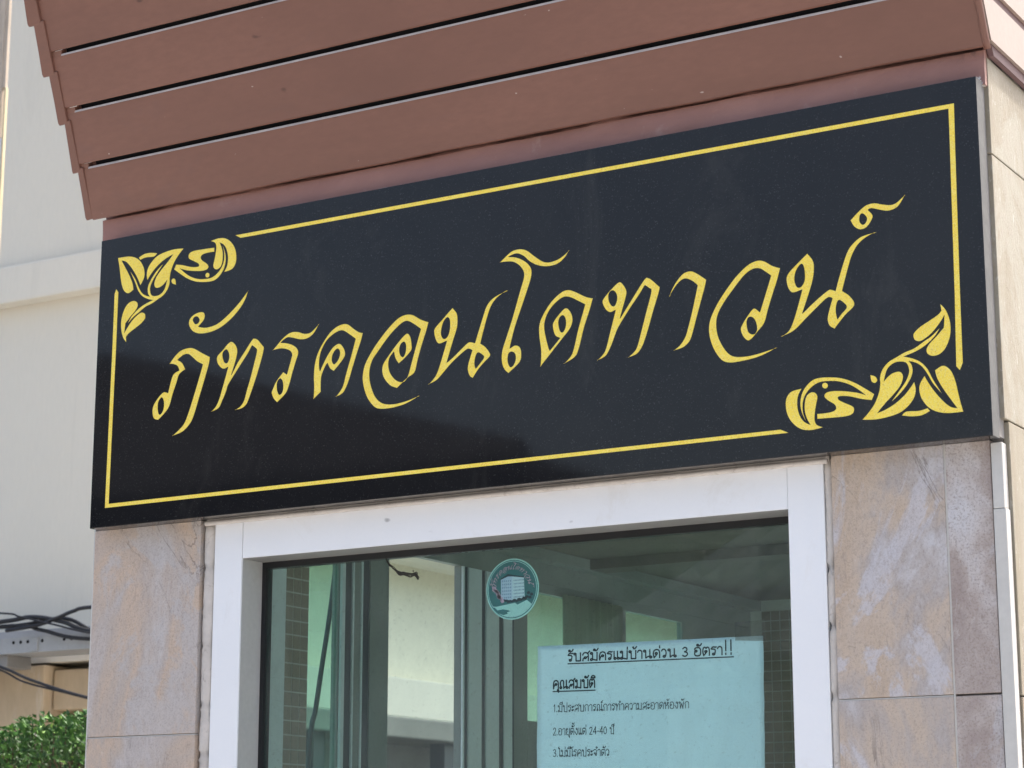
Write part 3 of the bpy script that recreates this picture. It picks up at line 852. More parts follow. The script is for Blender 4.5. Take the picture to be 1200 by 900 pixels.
LETTERS = [
    ('ph', '-477.1,10.7! -468.6,19.6 -458.6,26.2 -445.5,27.9 -436.7,25.8 -424.8,19.0 -411.5,12.0! -412.6,3.5 -419.1,-16.7 -426.9,-39.1 -434.7,-61.5 -441.5,-72.3 -452.8,-80.4 -469.2,-84.1! -460.1,-78.5 -450.3,-70.2 -444.1,-58.1 -437.0,-39.1 -429.2,-16.7 -422.7,3.5! -431.6,8.1 -440.0,15.0 -447.2,19.8 -455.4,19.2 -464.0,14.3! -456.5,9.9 -450.5,0.5! -460.3,-4.9 -464.2,-15.0 -469.6,-28.5 -475.3,-45.4 -484.6,-55.0 -492.6,-60.9! -499.8,-58.0 -502.6,-48.3 -500.1,-39.2 -491.6,-29.6 -484.4,-25.2 -477.6,-27.1! -475.8,-19.6 -471.9,-7.1 -467.7,-2.2 -460.5,0.3! -463.7,6.0 -469.7,9.1', '-493.9,-44.6 -492.8,-36.5 -488.0,-31.9 -484.2,-37.4 -484.1,-46.8 -487.6,-53.0 -491.8,-53.0'),
    ('hanakat', '-426.0,72.5 -421.7,68.0 -423.5,61.1 -431.9,53.9! -418.7,51.1 -401.5,53.6 -384.6,63.1 -367.9,76.1 -353.5,90.5! -357.2,80.5 -364.8,69.8 -378.7,57.6 -395.5,48.1 -412.7,44.0 -428.6,44.1 -440.5,48.7 -447.3,58.3 -445.6,66.3 -437.0,71.6', '-441.1,63.9 -438.3,67.3 -433.9,67.2 -430.2,62.7 -432.1,58.7 -437.1,58.1'),
    ('th', '-377.7,27.6 -371.3,22.8 -368.0,15.1 -369.3,5.7 -373.0,-5.5 -376.8,-16.0! -373.7,-11.2 -366.9,-0.4 -356.6,12.2 -345.5,25.5 -341.6,27.2 -336.6,25.1 -331.1,19.3 -326.5,14.4! -327.2,7.9 -332.8,-10.3 -339.3,-28.3 -346.7,-46.3 -351.7,-55.8 -359.6,-60.4 -369.9,-61.1! -361.4,-57.4 -355.5,-50.3 -351.4,-37.1 -346.6,-23.1 -341.0,-3.5 -337.4,10.6 -339.8,14.6 -345.2,18.6! -351.2,9.4 -361.5,-3.2 -371.8,-15.8 -381.2,-27.9 -383.7,-34.9 -389.5,-46.6 -395.5,-56.1 -407.6,-59.6! -400.1,-53.4 -395.0,-44.5 -390.9,-32.6 -386.1,-17.8 -382.0,-4.4! -387.4,-6.3 -392.8,-4.9 -398.5,1.2 -400.5,7.3 -398.9,12.3 -391.0,18.6 -384.0,25.1', '-391.6,12.1 -390.0,16.3 -385.5,18.3 -381.8,13.9 -380.7,7.9 -382.3,2.2 -385.8,0.7 -389.5,4.5'),
    ('r', '-313.5,8.1! -307.1,13.4 -296.9,22.3 -286.6,27.5 -275.3,27.3 -264.8,23.7 -256.2,23.6 -249.4,27.8 -242.7,33.4! -246.8,26.7 -252.6,20.3 -261.2,16.6 -271.5,16.9 -283.8,20.6 -291.6,21.6 -301.1,16.7! -292.3,15.2 -282.7,11.8 -275.6,6.6 -273.3,-0.1 -276.9,-10.4 -281.7,-24.2 -286.5,-39.4 -291.4,-48.8 -304.2,-58.6! -309.6,-53.3 -313.0,-45.7 -311.3,-40.9 -305.9,-31.4 -295.7,-21.1! -290.0,-24.9! -288.7,-20.5 -283.9,-5.3 -283.2,0.4 -287.7,5.3 -297.4,8.6 -305.2,8.9', '-305.2,-35.8 -303.6,-31.0 -300.2,-28.9 -296.6,-32.5 -295.2,-39.8 -296.7,-46.8 -301.0,-49.2 -304.3,-43.8'),
    ('kh', '-249.0,-60.7! -248.5,-45.1 -249.3,-33.7 -248.3,-18.1 -244.3,-4.3 -236.9,7.6 -227.0,19.2 -216.9,25.8 -206.8,28.3 -199.2,26.8 -190.6,20.3 -183.0,15.3 -177.0,13.4! -179.5,4.7 -185.1,-10.1 -191.4,-27.7 -197.0,-44.0 -203.4,-55.9 -209.2,-59.7 -216.3,-61.5! -210.2,-55.8 -205.3,-48.6 -201.3,-35.0 -195.0,-16.0 -187.9,7.2! -197.2,14.0 -204.9,19.0 -210.9,20.3 -220.1,17.6 -230.2,11.0 -237.6,0.5 -240.8,-9.1 -241.4,-18.9 -240.1,-26.9! -236.3,-19.6 -229.8,-9.0 -221.5,0.7 -213.1,4.6 -208.0,1.9 -203.6,-5.1 -203.3,-12.2 -210.9,-21.2 -219.5,-29.1! -225.2,-25.1 -229.2,-17.6! -233.7,-24.1 -237.7,-33.6 -238.3,-43.5 -238.1,-52.7!', '-221.6,-8.5 -218.0,-3.3 -213.8,-1.7 -210.8,-5.6 -211.1,-11.2 -214.3,-17.2 -219.3,-20.4 -222.5,-15.5'),
    ('o', '-94.5,-73.2! -104.3,-77.8 -117.4,-82.0 -134.5,-84.1 -149.7,-83.6 -159.4,-79.8 -169.2,-68.2 -174.8,-54.5 -176.8,-41.2 -173.8,-26.8 -164.3,-11.5 -153.0,1.8 -139.7,14.9 -126.4,24.7 -115.9,27.9 -105.4,26.5 -94.0,19.6 -82.6,14.6! -85.4,4.7 -91.8,-12.3 -97.3,-29.4 -101.8,-44.3 -112.1,-50.3 -126.8,-60.8! -136.7,-56.4 -145.5,-46.5 -148.5,-37.1 -146.7,-28.4 -138.2,-18.0 -127.9,-7.0 -118.5,1.6 -112.4,4.6 -108.0,-0.6 -106.2,-10.5 -106.8,-16.9 -116.2,-25.5 -124.7,-31.0! -129.6,-23.9 -131.6,-15.5! -137.2,-21.4 -139.4,-29.3 -137.4,-39.3 -131.1,-48.1 -123.5,-53.0 -116.8,-53.3 -111.2,-47.2 -106.7,-33.2 -100.3,-12.9 -93.5,7.4! -101.5,13.3 -111.1,19.1 -118.7,19.1 -130.0,12.0 -141.4,2.0 -154.7,-12.7 -163.2,-23.2 -166.8,-37.5 -164.6,-52.4 -157.6,-67.8 -147.9,-76.2 -134.5,-79.3 -115.6,-78.1', '-124.0,-14.0 -122.1,-7.7 -117.4,-5.1 -114.5,-9.5 -114.8,-17.6 -118.1,-23.7 -122.4,-20.7'),
    ('n', '-48.9,27.7! -43.3,20.8 -41.7,13.6 -42.4,2.7 -47.1,-10.5 -51.7,-23.7 -56.7,-38.2! -47.7,-32.4 -36.7,-24.1 -27.3,-17.5 -22.6,-17.3 -17.6,-19.1! -13.2,-6.5 -7.0,10.5 -2.4,22.2 3.9,29.6 13.2,34.5 27.1,38.5! 17.9,34.6 10.1,29.5 3.9,21.4 -0.8,9.7 -6.2,-7.4 -10.0,-20.6! -3.8,-24.8 1.7,-31.6 3.2,-37.2 -5.3,-44.3 -13.1,-51.5 -20.5,-60.9! -24.8,-57.7 -27.6,-49.8 -26.4,-41.8 -21.3,-27.4! -25.7,-25.2 -29.6,-25.7 -39.8,-32.0 -52.4,-41.4 -65.0,-53.0 -72.2,-58.3 -82.8,-61.6! -76.2,-56.5 -70.6,-49.6 -65.9,-38.4 -61.3,-25.3 -56.6,-11.4! -66.9,-13.9 -71.8,-9.5 -74.6,-0.1 -73.5,6.0 -64.0,14.5 -56.0,21.7', '-64.7,1.4 -61.6,12.1 -56.0,16.9 -52.5,12.3 -52.7,1.3 -55.8,-6.6 -60.6,-8.8 -64.1,-4.9', '-13.9,-31.0 -9.2,-33.0 -5.0,-37.6 -10.0,-43.8 -16.5,-50.1! -18.1,-44.2 -17.0,-36.1'),
    ('sara_o', '15.9,73.4! 22.5,78.3 32.4,84.7 43.4,86.0 53.2,82.8 63.0,74.9 73.8,67.0 82.4,64.4 93.1,65.7 101.7,69.3 109.8,75.2! 103.8,67.0 94.1,60.7 80.2,59.5 67.3,62.7 56.5,69.1 48.8,76.4 39.0,81.0 27.6,78.7! 39.0,76.5 51.0,69.9 58.6,61.0 59.2,51.3 54.2,36.5 45.5,14.6 36.8,-7.4 29.6,-31.8! 36.8,-28.5 43.3,-31.2 45.6,-39.1 43.2,-49.3 28.1,-60.7! 22.6,-55.5 18.9,-45.5 19.8,-32.1 25.9,-15.6 33.5,4.6 43.3,34.1 49.2,52.7 45.6,62.9 36.8,70.4 28.1,72.8', '27.0,-42.6 28.5,-37.0 32.9,-35.7 37.2,-39.1 37.8,-45.8 34.6,-52.1 30.7,-53.6 27.6,-48.4'),
    ('d', '70.7,-58.3! 71.7,-40.4 69.2,-21.1 69.6,-7.8 75.7,4.8 86.4,17.7 99.3,26.5 108.8,27.8 118.3,23.9 130.9,16.8 140.3,13.7! 136.0,0.6 128.5,-19.1 121.6,-42.7 115.7,-52.4 100.9,-58.7! 110.4,-50.8 114.7,-41.9 120.1,-21.8 126.6,-1.9 129.8,7.5! 120.4,13.1 109.8,18.9 100.3,19.7 88.6,12.7 80.0,2.3 76.3,-10.5 78.8,-26.1 83.0,-40.8! 96.8,-27.4! 90.5,-23.8 87.4,-13.9 88.5,-7.3 97.0,2.0 105.1,7.0 111.8,0.0 113.5,-9.6 109.6,-18.6 99.0,-29.6 84.0,-44.7', '94.8,-9.1 97.0,-2.8 101.2,-1.4 104.4,-6.6 104.3,-15.1 100.7,-20.9 96.9,-18.9'),
    ('th2', '173.9,27.9 179.6,23.8 183.5,16.0 182.3,8.8 178.6,-2.6 174.4,-15.2! 181.4,-5.6 193.2,10.0 206.4,26.7 211.0,27.6 216.4,23.9 225.6,15.0! 224.0,8.4 217.3,-10.3 210.6,-30.4 203.9,-47.8 198.0,-56.2 192.3,-59.4 184.0,-61.1! 191.6,-55.5 196.0,-49.5 201.2,-33.1 207.3,-12.9 214.5,11.0 212.0,15.3 206.6,19.6! 199.0,9.2 187.2,-5.0 174.0,-22.4 169.5,-30.4 163.5,-44.1 157.6,-53.9 151.7,-57.8 144.4,-59.6! 151.8,-53.9 156.2,-47.2 160.8,-31.9 165.3,-16.7 169.1,-3.9! 162.5,-6.0 156.7,-2.3 152.4,6.2 153.9,11.4 162.8,20.1', '160.1,13.8 162.1,18.2 166.5,19.0 170.5,14.4 171.1,7.7 168.4,1.4 164.8,1.3 161.2,6.4'),
    ('aa', '237.2,2.0! 239.7,8.9 246.2,18.5 254.8,26.4 264.0,28.0 271.7,24.3 283.2,15.6! 281.1,7.1 275.1,-11.5 269.2,-30.1 264.0,-46.3 259.6,-53.5 251.8,-58.3 240.6,-60.1! 249.1,-54.7 255.6,-46.5 259.3,-36.6 265.2,-16.7 272.1,10.3! 265.9,16.0 257.5,20.1 250.5,17.9 243.3,11.0'),
    ('w', '365.5,-71.5! 354.9,-76.0 341.3,-79.9 324.4,-81.8 309.1,-81.9 298.9,-77.2 289.8,-63.3 285.0,-46.7 286.1,-32.3 293.4,-17.2 304.1,-2.5 318.2,13.2 332.2,24.2 343.3,28.2 352.6,26.8 362.6,20.1 372.0,16.0! 368.0,3.1 361.6,-13.6 356.2,-28.7 351.6,-42.4 343.8,-50.9 333.4,-59.9 326.7,-55.9 323.0,-46.7 325.4,-40.6 332.4,-31.2 339.7,-24.7 346.5,-29.9! 349.6,-21.5 355.1,-6.3 360.6,8.9! 354.0,14.3 347.3,18.8 338.8,19.2 328.5,13.4 316.2,0.6 303.8,-13.8 295.8,-27.2 294.3,-39.8 296.9,-53.0 304.3,-66.7 312.7,-74.4 324.5,-76.8 341.4,-76.0', '330.5,-39.7 332.4,-34.4 336.6,-34.1 340.7,-38.6 342.7,-47.6 340.3,-52.9 336.1,-53.1 332.0,-49.4'),
    ('n2', '403.9,27.8! 409.6,20.3 411.4,12.5 409.9,-0.6 404.5,-16.9 395.9,-38.4! 410.1,-27.1 426.2,-16.5 431.1,-16.4 434.9,-18.2! 440.4,-1.1 449.0,21.2 456.1,30.5 467.0,37.4 483.5,39.6! 472.8,36.0 462.9,29.5 455.7,19.3 450.3,5.0 442.7,-19.3! 451.2,-26.1 456.0,-36.6 444.6,-46.7 432.5,-59.7! 426.8,-55.6 424.7,-47.8 427.4,-36.9 431.1,-25.8! 425.9,-24.5 415.8,-31.6 399.6,-44.6 385.4,-55.9 370.3,-60.6! 379.5,-55.2 384.7,-46.4 390.1,-32.0 396.7,-11.5! 385.7,-13.6 380.5,-7.9 378.6,1.9 381.4,9.1 393.7,19.8', '388.1,0.5 390.4,10.7 396.6,17.1 399.8,11.3 400.0,-1.1 395.8,-8.1 390.9,-7.8', '437.9,-29.0 442.3,-31.1 447.1,-37.7 440.8,-44.3 436.2,-49.7! 434.7,-41.7 435.3,-34.2'),
    ('karan', '517.1,75.7! 512.4,68.0 506.5,62.4 496.8,60.7 487.3,63.5 478.8,66.4 474.9,65.5! 479.5,60.0 479.7,55.3 473.2,46.8 465.4,45.0 458.7,49.1 454.5,56.9! 462.2,63.7 472.1,70.6 481.9,71.9 491.4,69.1 500.9,67.0 507.7,68.8', '464.8,56.6 466.0,61.2 468.9,62.2 473.2,57.2 472.4,52.6 469.0,49.9 465.7,52.7'),
]
ORNAMENT = [
    ('leaf_a', '550.7,-48.5! 555.5,-54.4 559.0,-63.2 560.5,-74.0 558.7,-85.8 553.7,-95.8 547.3,-101.0 540.3,-102.1 535.0,-99.5 533.7,-94.8 537.0,-89.2 545.9,-81.2 553.4,-73.8! 554.8,-59.9! 549.5,-67.3 541.4,-76.1 533.5,-81.9 527.1,-84.6 521.8,-83.0 520.1,-78.7 521.3,-75.1 527.8,-69.8 537.3,-64.9 547.6,-59.4 551.6,-55.4!'),
    ('stem', '548.5,-74.0! 542.8,-81.6 533.1,-89.4 522.0,-94.9 507.8,-98.9! 517.1,-101.9 526.2,-106.8 533.6,-115.2 539.2,-127.1 547.8,-142.3! 539.1,-130.9 534.1,-121.3 528.3,-112.3 521.5,-107.0 513.1,-104.1! 516.8,-109.4 516.9,-118.5 511.3,-128.4 503.2,-137.3 493.5,-144.9! 501.7,-135.7 509.9,-125.3 513.7,-116.6 513.3,-110.5 510.7,-105.7 504.5,-103.7 496.6,-104.7 489.3,-110.7 485.2,-123.6! 491.4,-117.8 497.8,-114.8 504.1,-115.0 506.7,-120.3 503.5,-129.1 495.3,-138.0 485.5,-146.7 476.5,-156.1! 486.9,-152.9 498.1,-147.3 507.7,-140.1 514.2,-133.3 518.7,-127.5! 520.0,-135.5 517.6,-144.2 510.3,-152.5 500.7,-158.2 486.6,-161.2 473.9,-162.1 460.5,-161.0! 467.9,-153.9 474.6,-145.5 479.7,-134.7 481.7,-125.1 481.6,-118.2 484.6,-110.2 491.2,-103.3 500.0,-99.1 509.6,-94.9 520.6,-91.7 531.8,-85.5 539.7,-81.2'),
    ('arc', '504.1,-161.1! 509.3,-157.6 522.5,-158.3 532.1,-156.6! 534.4,-159.6! 525.4,-163.1 514.5,-163.1'),
    ('leaf_b', '569.9,-164.1! 566.5,-149.6 563.4,-132.9 559.4,-121.2 554.3,-115.4 549.0,-114.0 541.9,-117.7! 543.9,-126.2 549.5,-137.3 556.6,-148.6 564.2,-160.1! 556.2,-157.4 547.5,-149.0 538.8,-137.6 533.0,-127.9 530.2,-122.3! 525.2,-130.0 524.1,-137.4 526.8,-146.8 533.4,-155.7 542.3,-161.2 554.4,-163.9'),
    ('drop', '471.0,-114.4! 476.4,-116.8 478.2,-120.9 475.4,-123.3 472.0,-120.9'),
    ('fin', '392.4,-120.2! 388.2,-127.4 387.0,-135.6 387.7,-143.1 390.4,-150.8 395.1,-156.9 401.9,-160.6! 398.2,-153.5 396.0,-145.9 395.9,-137.5 398.0,-129.4 403.0,-125.6 407.9,-126.4 410.4,-130.8 408.9,-138.0 407.2,-146.2 406.4,-155.3 408.7,-161.1 415.4,-164.3! 409.5,-165.3 401.7,-165.9 392.9,-164.5 385.2,-160.0 378.6,-152.4 374.9,-143.6 374.0,-134.2 375.9,-127.0 381.4,-122.0'),
    ('curl', '396.2,-155.0! 392.5,-146.4 390.9,-136.1 392.6,-127.0 397.3,-119.1 405.4,-112.6 414.2,-110.9 425.9,-111.7 438.4,-114.1 451.7,-119.8 463.8,-127.6 474.3,-135.2! 471.4,-141.1! 460.6,-138.7 446.3,-134.3 434.8,-133.1 434.2,-136.7 440.4,-140.6 449.8,-145.7 451.3,-150.0 448.5,-153.8 440.8,-155.3 426.4,-155.1 409.9,-154.6! 409.8,-149.5! 418.8,-149.7 427.5,-148.8 431.5,-146.0 429.7,-141.2 422.2,-135.8 418.6,-131.3 421.0,-127.8 429.2,-126.9 442.7,-128.7 456.0,-131.8 465.7,-135.6! 456.2,-127.6 446.8,-121.5 435.4,-117.0 423.8,-115.2 413.1,-115.4 404.2,-119.4 397.1,-126.5 393.4,-135.4 393.3,-145.6'),
    ('dot', '422.8,-120.2 421.7,-122.2 419.5,-122.9 417.3,-121.7 416.4,-119.4 417.4,-117.4 419.7,-116.8 421.9,-117.9'),
]
for row in LETTERS:
    gold_piece('letter', [contour(c) for c in row[1:]])
for flip in (1.0, -1.0):
    for row in ORNAMENT:
        nm = {'leaf_a': 'ornament_leaf', 'leaf_b': 'ornament_leaf', 'stem': 'ornament_stem', 'dot': 'ornament_dot', 'drop': 'ornament_dot'}.get(row[0], 'ornament_scroll')
        gold_piece(nm, [contour(c, flip) for c in row[1:]])
V2 = lambda l: [Vector((a / 1000, b / 1000, 0)) for a, b in l]
gold_piece('border_line', [V2([(-376, 166.0), (575.0, 166.4), (574.2, 120), (572.2, -40), (571.8, -113), (568.3, -120.4), (564.8, -116), (566.6, -40), (568.6, 120), (568.9, 161.7), (-368, 161.4)])])
gold_piece('border_line', [V2([(376, -166.2), (-575.5, -167.0), (-574.4, -40), (-573.6, 41), (-573.5, 116), (-571.0, 122.0), (-567.5, 117.5), (-567.6, 41), (-568.6, -40), (-569.6, -162.2), (367, -162.0)])])

# ================================================================== round sticker on the glass
stk = empty('window_sticker', (-0.0183, 0.0856, -0.334))
tag(stk, 'round teal window sticker printed with a pale apartment block', 'sticker')
SCX, SCZ, SR = -0.0183, -0.2982, 0.0360
def disc(name, r, y, mat, th=0.0003, n=64):
    poly = [(SCX + r * math.cos(2 * math.pi * k / n), y, SCZ + r * math.sin(2 * math.pi * k / n)) for k in range(n)]
    return prism(name, poly, (0, th, 0), mat, stk)
def sprint(name, poly, mat, lvl=1):
    """flat print on the sticker, coordinates in mm from its middle"""
    return prism(name, [(SCX + a / 1000, 0.0856 - 0.00012 * lvl, SCZ + b / 1000) for a, b in poly], (0, 0.0001, 0), mat, stk)
disc('rim', SR, 0.0858, M['print_mint'])
disc('inner_ring', SR * 0.955, 0.0856, M['print_teal'], 0.0002)
disc('inner_line', SR * 0.925, 0.08545, M['print_mint'], 0.0001)
disc('background', SR * 0.905, 0.08535, M['print_teal'], 0.0001)
def arc_low(z, r=32.5, n=24):
    a0 = math.asin(z / r)
    return [(r * math.cos(a), r * math.sin(a)) for a in [math.pi - a0 + (2 * a0 + math.pi) * k / n for k in range(n + 1)]]
# pale hill at the bottom, then building, roof, trees
sprint('hill', [(x, z) for x, z in arc_low(-19)] + [(20, -14), (4, -20), (-4, -22)], M['print_mint'], 3)
sprint('hill_shade', [(-27, -20), (-4, -25), (-2, -28), (-12, -30), (-20, -27)], M['print_teal'], 4)
sprint('tower', [(-15, -14), (-15.5, 12), (-6, 15), (0, 15), (0, -14)], M['print_lilac'], 3)
sprint('tower', [(0.1, -14), (0.1, 15), (16, 12.5), (17, -12)], M['print_white'], 3)
sprint('tower_roof', [(-18, 12), (-6, 18), (16, 13.6), (16, 12.6), (0, 14.8), (-6, 15.2), (-15, 12)], M['print_dark'], 4)
for i in range(8):
    for j in range(6):
        x = 2.2 + 1.85 * i
        z = -10.5 + 3.9 * j + 0.02 * x
        sprint('tower_window', [(x, z), (x + 0.9, z), (x + 0.9, z + 1.6), (x, z + 1.6)], M['print_grey'], 4)
for i in range(5):
    for j in range(6):
        x = -13.6 + 2.7 * i
        z = -10.5 + 3.9 * j
        sprint('tower_window', [(x, z), (x + 1.2, z), (x + 1.2, z + 1.7), (x, z + 1.7)], M['print_grey'], 4)
def blot(name, cx, cz, r, mat, lvl, seed):
    sprint(name, [(cx + r * (1 + 0.35 * mnoise.noise(Vector((math.cos(a) * 1.5, math.sin(a) * 1.5, seed)))) * math.cos(a),
                   cz + r * (0.8 + 0.35 * mnoise.noise(Vector((math.cos(a) * 1.5, math.sin(a) * 1.5, seed + 5)))) * math.sin(a)) for a in [2 * math.pi * k / 14 for k in range(14)]], mat, lvl)
for k in range(12):
    blot('tree', -14 + 2.9 * k, -13.5 + random.uniform(-1.0, 1.5), 1.7 + random.random(), M['print_dark'], 5, k)
for k in range(6):
    blot('tree', 16 + 2.1 * k, -9 + random.uniform(-4, 5), 2.2, M['print_dark'], 5, 30 + k)
for k in range(11):
    blot('blossom', -25 + 1.1 * k + random.uniform(-1, 1), 3 - 1.6 * k + random.uniform(-1.5, 1.5), 2.0 + random.random(), M['print_rose'], 6, 50 + k)
sprint('path', [(-24, -20), (4, -16.5), (7, -18.5), (5, -21.5), (-20, -24)], M['print_mint'], 7)
sprint('path', [(-7, -27), (22, -22), (18, -26.5), (-4, -30.5)], M['print_mint'], 7)
# the name round the upper rim
def on_arc(q):
    a = math.radians(90) - (q.x - 0.0) * math.radians(158) / 0.90
    r = 0.0262 + (q.y + 0.0) * 0.058
    return Vector((r * math.cos(a), r * math.sin(a), q.z))
for row in LETTERS:
    for grow, mt, lv in ((1, 'print_white', 8), (0, 'print_pink', 9)):
        if grow:
            continue
        v, f = flat_mesh([contour(c) for c in row[1:]], 0.0001)
        mesh_obj('sticker_letter', [(SCX + w_.x, 0.0856 - 0.00012 * lv - q.z, SCZ + w_.y) for q in v for w_ in (on_arc(q),)], f, M['print_rose'], stk)

# ================================================================== printed notice behind the glass
notice = empty('paper_notice', (0.165, 0.0848, -0.79))
tag(notice, 'white printed Thai job notice taped up behind the window glass', 'notice')
TLC = Vector((0.0163, 0, -0.3672))
ANG = -0.0105
def nx(u, v, y=0.0846):
    """notice coordinates: u to the right, v down (metres) -> world"""
    bend = 0.0016 * (1 - math.cos(u * 21.0)) * 0.5 + 0.0012 * max(0, (u - 0.2)) * 10 * math.sin(v * 30)
    return Vector((TLC.x + u * math.cos(ANG) + v * math.sin(ANG), y + bend, TLC.z + u * math.sin(ANG) - v * math.cos(ANG)))
NU, NV = 40, 56
vs, fs = [], []
PW, PH = 0.2855, 0.42
for layer in (0, 0.0002):
    for j in range(NV + 1):
        for i in range(NU + 1):
            u, v = PW * i / NU, PH * j / NV
            if i == 0: u += 0.0008 * mnoise.noise(Vector((v * 40, 0, 0)))
            if i == NU: u += 0.0014 * mnoise.noise(Vector((v * 30, 3, 0)))
            vs.append(nx(u, v, 0.0848 + layer))
S = (NU + 1) * (NV + 1)
for j in range(NV):
    for i in range(NU):
        a = j * (NU + 1) + i
        fs.append((a, a + 1, a + NU + 2, a + NU + 1))
        fs.append((S + a, S + a + NU + 1, S + a + NU + 2, S + a + 1))
rim = [i for i in range(NU)] + [j * (NU + 1) + NU for j in range(NV)] + [NV * (NU + 1) + i for i in range(NU, 0, -1)] + [j * (NU + 1) for j in range(NV, 0, -1)]
for a, b in zip(rim, rim[1:] + rim[:1]):
    fs.append((a, S + a, S + b, b))
mesh_obj('sheet', vs, fs, M['paper'], notice, True)

